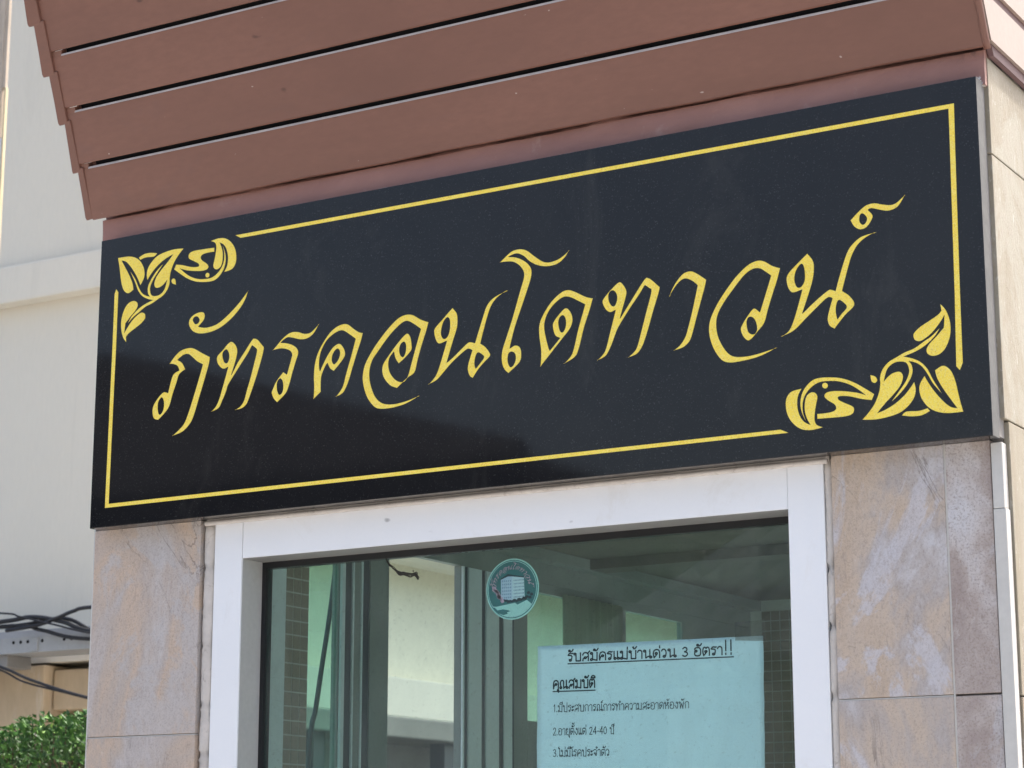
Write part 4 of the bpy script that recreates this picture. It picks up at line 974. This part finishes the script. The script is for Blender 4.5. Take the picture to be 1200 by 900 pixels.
# a looped Thai hand for the print: strokes in units of the letter body (0 baseline, 1 top)
def loop(cx, cy, r=0.105):
    return [(cx + r * math.cos(a), cy + r * math.sin(a)) for a in [2 * math.pi * k / 8 for k in range(9)]]
TH = {
 'ร': (.56, [loop(.27, .12), [(.37, .1), (.42, .4), (.42, .62), (.33, .72), (.12, .74), (.06, .8)], [(.06, .76), (.16, .95), (.3, 1.0), (.42, .95), (.52, .98)]]),
 'บ': (.78, [loop(.14, .88), [(.24, .9), (.25, .5), (.25, .0), (.25, .0), (.45, .0), (.68, .0), (.68, .0), (.68, 1.0)]]),
 'ป': (.80, [loop(.14, .88), [(.24, .9), (.25, .5), (.25, .0), (.25, .0), (.45, .0), (.68, .0), (.68, .0), (.68, 1.4)]]),
 'ส': (.78, [loop(.34, .36), [(.24, .36), (.14, .2), (.12, .0)], [(.44, .4), (.56, .5)], [(.1, .72), (.2, .95), (.4, 1.0), (.58, .9), (.64, .7), (.64, .0)], [(.54, .88), (.78, 1.18)]]),
 'ม': (.80, [loop(.14, .88), [(.24, .88), (.25, .5), (.25, .14)], loop(.15, .1), [(.25, .12), (.45, .05), (.68, .0), (.68, .0), (.68, 1.0)]]),
 'ค': (.78, [[(.12, 0), (.1, .5), (.18, .88), (.4, 1.0), (.6, .9), (.68, .6), (.68, 0)], loop(.40, .52), [(.12, .05), (.2, .35), (.3, .5)]]),
 'ด': (.78, [[(.16, 0), (.08, .5), (.18, .9), (.4, 1.0), (.6, .9), (.68, .6), (.68, 0)], loop(.36, .52), [(.16, .02), (.3, .2), (.42, .44)]]),
 'ต': (.78, [[(.16, 0), (.08, .5), (.14, .92), (.28, 1.0), (.38, .86), (.48, 1.0), (.62, .92), (.68, .6), (.68, 0)], loop(.36, .48), [(.16, .02), (.3, .2), (.42, .42)]]),
 'แ': (.66, [[(.12, 1.0), (.12, .12)], loop(.21, .12), [(.44, 1.0), (.44, .12)], loop(.53, .12)]),
 'า': (.56, [[(.06, .78), (.14, .95), (.28, 1.0), (.42, .9), (.46, .7), (.46, 0)]]),
 'ำ': (.56, [loop(-.12, 1.28, .11), [(.06, .78), (.14, .95), (.28, 1.0), (.42, .9), (.46, .7), (.46, 0)]]),
 'น': (.86, [loop(.14, .88), [(.24, .88), (.25, .5), (.25, .0), (.25, .0), (.5, .2), (.62, .14)], loop(.72, .1), [(.64, .05), (.64, .5), (.64, 1.0)]]),
 'ณ': (1.05, [loop(.18, .1), [(.26, .12), (.14, .45), (.16, .85), (.34, 1.0), (.5, .88), (.52, .6), (.52, .0), (.52, .0), (.72, .2), (.82, .12)], loop(.92, .1), [(.84, .05), (.84, 1.0)]]),
 'ว': (.60, [loop(.32, .12), [(.42, .1), (.48, .4), (.46, .8), (.3, 1.0), (.14, .95), (.07, .8)]]),
 'อ': (.76, [loop(.22, .58), [(.12, .58), (.11, .2), (.22, .02), (.5, .0), (.63, .15), (.66, .6), (.58, .92), (.38, 1.0), (.18, .95), (.1, .82)]]),
 'ก': (.76, [[(.16, 0), (.16, .5), (.08, .7), (.18, .92), (.4, 1.0), (.6, .9), (.64, .65), (.64, 0)]]),
 'ท': (.82, [loop(.14, .88), [(.24, .88), (.25, .4), (.25, 0)], [(.25, .4), (.42, .85), (.56, 1.0), (.68, .88), (.7, .6), (.7, 0)]]),
 'ห': (.82, [loop(.14, .88), [(.24, .88), (.25, .4), (.25, 0)], [(.25, .35), (.5, .6), (.66, .45), (.68, 0)], loop(.6, .88), [(.5, .85), (.48, .62)]]),
 'ง': (.64, [loop(.38, .88), [(.48, .88), (.52, .5), (.46, .1), (.36, .0), (.06, .48)]]),
 'พ': (.88, [loop(.14, .88), [(.24, .88), (.24, .4), (.26, 0), (.26, 0), (.46, .7), (.46, .7), (.64, 0), (.64, 0), (.76, 1.0)]]),
 'ย': (.76, [loop(.22, .88), [(.12, .88), (.14, .65), (.3, .52), (.16, .45), (.12, .2), (.2, .02), (.45, .0), (.66, .04), (.66, 1.0)]]),
 'จ': (.66, [loop(.26, .4), [(.34, .34), (.46, .0), (.54, .4), (.5, .85), (.3, 1.0), (.14, .95), (.07, .8)]]),
 'ะ': (.44, [loop(.14, .72, .09), [(.08, .64), (.22, .6), (.38, .82)], loop(.14, .22, .09), [(.08, .14), (.22, .1), (.38, .32)]]),
 'ไ': (.40, [loop(.30, .12), [(.21, .12), (.21, .9), (.2, 1.2), (.12, 1.3), (.06, 1.15), (.02, 1.38), (.1, 1.5)]]),
 'โ': (.42, [loop(.32, .12), [(.23, .12), (.23, .9), (.22, 1.15), (.1, 1.25), (.02, 1.28)], [(.02, 1.26), (.14, 1.42), (.28, 1.38), (.4, 1.46)]]),
 'ั': (0, [loop(-.40, 1.32, .08), [(-.46, 1.24), (-.28, 1.2), (-.12, 1.3), (-.04, 1.48)]]),
 'ิ': (0, [[(-.52, 1.18), (-.44, 1.38), (-.26, 1.44), (-.1, 1.34), (-.06, 1.18), (-.06, 1.18), (-.52, 1.18)]]),
 'ี': (0, [[(-.52, 1.18), (-.44, 1.38), (-.26, 1.44), (-.1, 1.34), (-.06, 1.18), (-.06, 1.18), (-.52, 1.18)], [(-.06, 1.18), (-.06, 1.55)]]),
 '่': (0, [[(-.12, 1.2), (-.12, 1.46)]]),
 '้': (0, [[(-.42, 1.42), (-.32, 1.44), (-.34, 1.26), (-.2, 1.24), (-.04, 1.48)]]),
 '์': (0, [loop(-.22, 1.28, .09), [(-.26, 1.36), (-.14, 1.44), (-.02, 1.56)]]),
 'ุ': (0, [loop(-.16, -.2, .07), [(-.09, -.18), (-.09, -.45)]]),
 '!': (.34, [[(.17, 1.3), (.17, .35)], [(.17, .12), (.17, .0)]]),
 '.': (.26, [[(.1, .0), (.1, .1)]]),
 '-': (.44, [[(.08, .45), (.36, .45)]]),
 '0': (.66, [[(.33, 1.1), (.12, .85), (.1, .3), (.33, 0), (.55, .3), (.53, .85), (.33, 1.1)]]),
 '1': (.50, [[(.14, .9), (.3, 1.1), (.3, 1.1), (.3, 0)]]),
 '2': (.66, [[(.1, .85), (.2, 1.06), (.42, 1.08), (.52, .85), (.4, .5), (.1, 0), (.1, 0), (.56, 0)]]),
 '3': (.66, [[(.12, .95), (.3, 1.1), (.5, .95), (.44, .65), (.26, .57), (.26, .57), (.5, .45), (.54, .2), (.34, 0), (.1, .12)]]),
 '4': (.66, [[(.44, 0), (.44, 1.1), (.44, 1.1), (.08, .35), (.08, .35), (.6, .35)]]),
 ' ': (.42, []),
}
RAISED = {'่': .36, '้': .36}
def write(text, u0, u1, v0, body, pen, name='text_line', underline=None, big=()):
    """write the text between u0 and u1 with its baseline at v0"""
    strokes, x, prev = [], 0.0, ''
    for ch in text:
        adv, ss = TH[ch]
        dy = RAISED.get(ch, 0) if prev in 'ัิี' and ch in RAISED else 0
        k = 1.35 if ch in big else 1.0
        for s in ss:
            strokes.append([Vector((x + a * k, (b + dy) * k, 0)) for a, b in s])
        x += adv * k + (0.02 if adv else 0)
        prev = ch
    sx = (u1 - u0) / x
    vs, fs = [], []
    for s in strokes:
        pts = crom(s, 3) if len(s) > 2 else s
        pts = [Vector((u0 + q.x * sx, v0 - q.y * body, 0)) for q in pts]
        base = len(vs)
        for i, q in enumerate(pts):
            t = pts[min(i + 1, len(pts) - 1)] - pts[max(i - 1, 0)]
            if t.length < 1e-9: t = Vector((1, 0, 0))
            t.normalize()
            n_ = Vector((-t.y, t.x, 0)) * pen / 2
            e_ = t * pen * 0.4 * (-1 if i == 0 else (1 if i == len(pts) - 1 else 0))
            for q2 in (q + n_ + e_, q - n_ + e_):
                vs.append(nx(q2.x, q2.y, 0.0845))
        for i in range(len(pts) - 1):
            a = base + 2 * i
            fs.append((a, a + 1, a + 3, a + 2))
    if underline:
        b = len(vs)
        kk = 24
        for i in range(kk + 1):
            u = u0 + (u1 - u0) * i / kk
            vs += [nx(u, v0 + underline, 0.0845), nx(u, v0 + underline + pen * 0.8, 0.0845)]
        for i in range(kk):
            a = b + 2 * i
            fs.append((a, a + 1, a + 3, a + 2))
    return mesh_obj(name, vs, fs, M['ink'], notice)

write('รับสมัครแม่บ้านด่วน 3 อัตรา!!', 0.0400, 0.2500, 0.0188, 0.0090, 0.00165, underline=0.0022, big='!')
write('คุณสมบัติ', 0.0205, 0.0765, 0.0495, 0.0092, 0.00165, underline=0.0026)
write('1.มีประสบการณ์การทำความสะอาดห้องพัก', 0.0210, 0.1950, 0.0760, 0.0073, 0.00080)
write('2.อายุตั้งแต่ 24-40 ปี', 0.0210, 0.1005, 0.1022, 0.0073, 0.00080)
write('3.ไม่มีโรคประจำตัว', 0.0210, 0.0945, 0.1265, 0.0073, 0.00080)
q = [nx(0.252, -0.016, 0.0842), nx(0.288, -0.017, 0.0842), nx(0.288, 0.006, 0.0842), nx(0.252, 0.004, 0.0842)]
prism('tape', q, (0, 0.00015, 0), M['tape'], notice)

# ================================================================== small things at the window
bm = bmesh.new()
GYB = 0.0790
def web(pts, r):
    add_tube(bm, [Vector((a, GYB - 0.0006 + 0.0004 * math.sin(i * 2.1), c)) for i, (a, c) in enumerate(pts)], r, 5, lambda u: 0.7 + 0.6 * abs(mnoise.noise(Vector((u * 9, r * 5e3, 0)))))
main = [(-0.1935, -0.2490), (-0.1885, -0.2575), (-0.1815, -0.2640), (-0.1735, -0.2695), (-0.1640, -0.2715), (-0.1560, -0.2735), (-0.1500, -0.2720), (-0.1465, -0.2765)]
for k in range(9):
    jit = [(a + random.uniform(-0.0022, 0.0022) * min(1, i / 2), c + random.uniform(-0.0026, 0.0022) * min(1, i / 2)) for i, (a, c) in enumerate(main)]
    lo_ = random.choice((0, 0, 1, 2, 3))
    sm = crom([Vector((a, c, 0)) for a, c in jit[lo_:]], 4)
    web([(q.x, q.y) for q in sm], 0.0007 if k else 0.0014)
for k in range(5):
    a, c = -0.150 + random.uniform(-.006, .004), -0.272 + random.uniform(-.005, .004)
    web([(a, c), (a + 0.0015, c - 0.001), (a + 0.0022, c + 0.0006)], 0.0007)
cw = bm_obj('cobweb', bm, M['web'])
tag(cw, 'dark dusty cobweb clump hanging from the top of the window glass', 'cobweb')

hc = tube('hanging_cable', [(-0.70, 0.690, -0.08), (-0.70, 0.6829, -0.1351), (-0.70, 0.6793, -0.1692), (-0.70, 0.6655, -0.244), (-0.70, 0.6516, -0.3046), (-0.70, 0.6361, -0.3774), (-0.70, 0.6208, -0.449), (-0.70, 0.60, -0.80), (-0.70, 0.59, -1.4)], 0.0040, M['alu_dark'])
tag(hc, 'slanting dark cable dangling outside the far side window of the booth', 'cable')

# ================================================================== neighbouring house
house = empty('neighbour_house', (-11, 11, GROUND))
tag(house, 'cream rendered house with horizontal ledge standing behind the booth', 'building')
boxes('front_wall', [(-16, -5.62, 6.5, 6.8, 0.12, 8.0)], M['cream_wall'], house)
boxes('lower_wall', [(-16, -6.30, 6.52, 6.8, GROUND, 0.119)], M['concrete'], house)
boxes('side_wall', [(-5.9, -5.6, 6.801, 18, 0.12, 8.0)], M['yellow_wall'], house)
box('recessed_wall', -6.6, -6.4, 6.801, 18, GROUND, 0.119, M['house_wall'], house)
box('front_ledge', -16, -5.50, 6.40, 6.499, 2.395, 2.605, M['cream_wall'], house, 0.012)
box('side_ledge', -5.599, -5.55, 6.5, 18, 0.215, 0.435, M['cream_wall'], house, 0.01)
prism('side_eave', [(-5.599, 6.5, 1.40), (-5.599, 6.5, 1.075), (-5.45, 6.5, 1.035), (-5.35, 6.5, 1.035), (-5.30, 6.5, 1.06), (-5.30, 6.5, 1.40)], (0, 11.5, 0), M['cream_wall'], house)
box('carport_beam', -5.96, -5.52, 6.6, 18, 0.10, 0.2145, M['beam'], house, 0.01)
for yy_ in (7.35, 8.62, 10.2, 11.9):
    box('carport_post', -5.70, -5.60, yy_, yy_ + 0.10, GROUND, 0.0999, M['alu_dark'], house)
box('carport_wall', -5.95, -5.90, 6.81, 18, GROUND, 0.0985, M['beam2'], house)
# stained stone panels low on the front
for x0, x1, z0, z1, yp in ((-7.80, -7.11, -0.60, 0.405, 6.18), (-7.10, -6.415, -0.60, 0.395, 6.18), (-6.405, -5.75, 0.172, 0.372, 6.24), (-6.405, -5.75, -0.60, 0.06, 6.30)):
    box('stone_panel', x0, x1, yp, 6.499, z0, z1, M['stone_tan'], house, 0.008)
box('soffit_strip', -8.0, -5.70, 6.22, 6.499, 0.41, 0.47, M['cream_wall'], house)
# round-arched side windows are not in view: one plain window on the front above the ledge
wf = box('window_frame', -11.2, -9.6, 6.44, 6.499, 3.6, 5.0, M['alu_white'], house)
box('window_pane', -11.1, -9.7, 6.42, 6.4395, 3.7, 4.9, M['glass_side'], wf)

# ---- steel tray with cables
tray = empty('cable_tray', (-6.6, 6.0, 0.41))
tag(tray, 'galvanised steel cable tray fixed along the cream house wall', 'cable tray')
prism('channel', [(-8.2, 5.90, 0.425), (-8.2, 5.90, 0.500), (-8.2, 5.915, 0.535), (-8.2, 6.12, 0.540), (-8.2, 6.12, 0.530), (-8.2, 5.922, 0.526), (-8.2, 5.908, 0.497), (-8.2, 5.908, 0.435), (-8.2, 6.12, 0.435), (-8.2, 6.12, 0.425)], (2.75, 0, 0), M['steel'], tray)
for k in range(14):
    x = -6.60 + 0.047 * k
    if k % 7 in (3, 4):
        continue
    tube('hole', [(x, 5.8985, 0.478), (x, 5.9005, 0.478)], 0.0085, M['void'], tray, 1, 10)
box('bracket', -6.95, -6.43, 5.93, 6.10, 0.365, 0.4245, M['rebate_dark'], tray, 0.004)
box('bracket', -8.0, -7.4, 5.93, 6.10, 0.365, 0.4245, M['rebate_dark'], tray, 0.004)
box('clip', -6.245, -6.20, 5.889, 5.8995, 0.43, 0.497, M['steel'], tray, 0.003)
cabs = [([(-7.6, 5.84, 0.56), (-6.46, 5.84, 0.575), (-6.2, 5.84, 0.588), (-6.0, 5.84, 0.555), (-5.75, 5.84, 0.49), (-5.0, 5.86, 0.45)], 0.014, 'thick black cable arching along the steel cable tray'),
        ([(-7.6, 5.86, 0.545), (-6.5, 5.86, 0.552), (-6.25, 5.86, 0.558), (-6.0, 5.87, 0.572), (-5.7, 5.86, 0.47), (-5.0, 5.86, 0.42)], 0.012, 'black cable humped over the cable tray, dipping towards the booth'),
        ([(-7.6, 5.87, 0.530), (-6.4, 5.85, 0.555), (-6.15, 5.85, 0.525), (-5.95, 5.85, 0.478), (-5.7, 5.87, 0.462), (-5.0, 5.86, 0.46)], 0.012, 'black cable sagging across the front of the cable tray'),
        ([(-7.6, 5.82, 0.70), (-6.45, 5.82, 0.622), (-6.25, 5.82, 0.590), (-6.05, 5.82, 0.545), (-5.7, 5.82, 0.475), (-5.0, 5.82, 0.44)], 0.006, 'thin black wire slanting down over the bundled cables'),
        ([(-6.35, 5.83, 0.530), (-6.15, 5.83, 0.545), (-6.02, 5.83, 0.574), (-5.92, 5.83, 0.600), (-5.80, 5.83, 0.612), (-5.2, 5.83, 0.60)], 0.012, 'black cable rising out of the bundle to the booth corner'),
        ([(-7.4, 5.6, 0.66), (-6.9, 5.6, 0.50), (-6.22, 5.6, 0.345), (-5.95, 5.6, 0.255), (-5.62, 5.6, 0.165), (-5.0, 5.6, 0.03)], 0.009, 'black cable slung below the tray across the tan stone'),
        ([(-7.4, 5.6, 0.64), (-6.9, 5.62, 0.49), (-6.22, 5.61, 0.330), (-6.00, 5.6, 0.250), (-5.70, 5.6, 0.180), (-5.0, 5.6, 0.02)], 0.006, 'thin wire twisted beside the cable slung below the tray')]
for pts_, r_, lb in cabs:
    tag(tube('cable', pts_, r_ * 0.8, M['cable'], None, 8), lb, 'cable', 'cables along the neighbouring house')

# ---- weathered post
post = empty('weathered_post', (-5.78, 5.06, GROUND))
tag(post, 'weathered flaking post, whitewashed low and tan above, beside cream wall', 'post')
box('upper_shaft', -5.95, -5.752, 5.0, 5.03, 2.705, 5.2, M['post'], post, 0.008)
box('lower_shaft', -5.948, -5.738, 5.002, 5.028, GROUND, 2.7045, M['post_white'], post, 0.008)
box('edge_strip', -5.7375, -5.728, 5.006, 5.024, GROUND, 2.95, M['post_edge'], post, 0.002)
box('edge_strip', -5.7515, -5.734, 5.006, 5.024, 2.951, 5.2, M['post'], post, 0.002)

# ---- hedge
hedge = empty('hedge', (-4.6, 4.3, GROUND))
tag(hedge, 'clipped green hedge with small glossy leaves below the cable tray', 'hedge')
lv, lf, tone = [], [], []
def top(x, y):
    return -0.075 + 0.10 * (x + 4.4) + 0.05 * mnoise.noise(Vector((x * 3.1, y * 3.0, 0))) + 0.05 * mnoise.noise(Vector((x * 9, y * 9, 3))) - 0.35 * max(0, (4.05 - y)) ** 1.5
rnd = random.Random(5)
NL = 17000
for k in range(NL):
    x = rnd.uniform(-5.7, -3.9)
    if rnd.random() < 0.62:
        y = rnd.uniform(3.85, 4.75)
        dep = rnd.random() ** 1.6 * 0.16
        z = top(x, y) - dep
    else:
        z = rnd.uniform(GROUND + 0.3, -0.15)
        dep = rnd.random() ** 1.6 * 0.14
        y = 3.86 + dep + 0.06 * mnoise.noise(Vector((x * 5, z * 5, 2)))
    L = rnd.uniform(0.024, 0.040)
    W_ = L * rnd.uniform(0.42, 0.55)
    d = Vector((rnd.gauss(0, 1), rnd.gauss(-0.7, 0.9), rnd.gauss(0.75, 0.7))).normalized()
    s = d.cross(Vector((rnd.gauss(0, 1), rnd.gauss(0, 1), rnd.gauss(0, 1)))).normalized()
    n_ = s.cross(d)
    c = Vector((x, y, z))
    b = len(lv)
    lv += [c - d * L * 0.5, c + s * W_ * 0.5 + n_ * L * 0.10 - d * L * 0.08, c + d * L * 0.52 - n_ * L * 0.12, c - s * W_ * 0.5 + n_ * L * 0.10 - d * L * 0.08, c + d * L * 0.1 - n_ * L * 0.02]
    lf += [(b, b + 1, b + 4), (b + 1, b + 2, b + 4), (b + 2, b + 3, b + 4), (b + 3, b, b + 4)]
    tn = min(1, max(0, rnd.gauss(0.34, 0.22) - dep * 1.2 + (0.35 if rnd.random() < 0.12 else 0)))
    tone += [tn] * 4
fo = mesh_obj('foliage', lv, lf, M['leaf'], hedge)
at_ = fo.data.attributes.new('tone', 'FLOAT', 'FACE')
at_.data.foreach_set('value', tone)
fo['kind'] = 'stuff'
bm = bmesh.new()
for k in range(26):
    x = -5.6 + 1.6 * k / 25
    add_tube(bm, crom([Vector((x, 4.3, GROUND)), Vector((x + 0.03, 4.28, -1.4)), Vector((x - 0.05, 4.25, -0.8)), Vector((x + 0.04, 4.2, -0.28))], 4), 0.018, 6, lambda u: 1 - 0.7 * u)
for k in range(160):
    x = rnd.uniform(-5.6, -4.0)
    y = rnd.uniform(3.95, 4.6)
    z = top(x, y) - 0.05
    add_tube(bm, [Vector((x + rnd.uniform(-.1, .1), 4.25, z - 0.4)), Vector((x, y, z - 0.1)), Vector((x, y, z))], 0.005, 5, lambda u: 1 - 0.6 * u)
bm_obj('stem', bm, M['bark'], hedge)

# ================================================================== house across the street, mirrored in the granite and the glass
def facing_house(label, x0, x1, ye, zeave, zridge, mat, hip):
    """plain house with a hipped tile roof; hip is how far the ridge stops short of its right end"""
    h = empty('facing_house', ((x0 + x1) / 2, ye - 3, GROUND))
    tag(h, label, 'building')
    box('wall', x0, x1, ye - 6, ye, GROUND, zeave, mat, h)
    z_ = zeave - 0.05
    xa, xb, ya, yb, ym = x0 - 0.5, x1 + 0.5, ye + 0.8, ye - 6.8, ye - 3.0
    mesh_obj('roof', [(xa, ya, z_), (xb, ya, z_), (xb, yb, z_), (xa, yb, z_), (xa, ya, z_ + 0.16), (xb, ya, z_ + 0.16), (xb, yb, z_ + 0.16), (xa, yb, z_ + 0.16), (xa, ym, zridge), (x1 - hip, ym, zridge)],
             [(3, 2, 1, 0), (0, 1, 5, 4), (1, 2, 6, 5), (2, 3, 7, 6), (3, 0, 4, 8, 7), (4, 5, 9, 8), (5, 6, 9), (6, 7, 8, 9)], M['dark_roof'], h)
    p0 = None
    for k in range(int((xb - xa) / 0.30)):
        x = xa + 0.15 + 0.30 * k
        u = min(1.0, (xb - x) / (xb - x1 + hip))
        if u < 1.0 or p0 is None:
            o_ = tube('roof_tile_row', [(x, ya + 0.2, z_ + 0.12), (x, ya + (ym - ya) * u, z_ + 0.16 + (zridge - z_ - 0.16) * u)], 0.14, M['dark_roof'], h, 2, 8)
            if p0 is None:
                p0 = o_
                c0 = WORLD[p0].copy()
        else:
            twin(p0, (x, c0.y, c0.z - Z0), h)
    d_ = box('door', x0 + 2, x0 + 3, ye + 0.01, ye + 0.05, GROUND, GROUND + 2.1, M['alu_dark'], h)
    box('handle', x0 + 2.8, x0 + 2.9, ye + 0.051, ye + 0.09, GROUND + 1.0, GROUND + 1.05, M['steel'], d_)
facing_house('tall dark house across the street, mirrored low in the granite sign', -34, -8.2, -14, 2.6, 5.2, M['house_wall'], 7.4)
facing_house('low grey house across the street, mirrored in the window glass', -7.0, 9.0, -14, 0.9, 2.6, M['facing_wall'], 3.0)
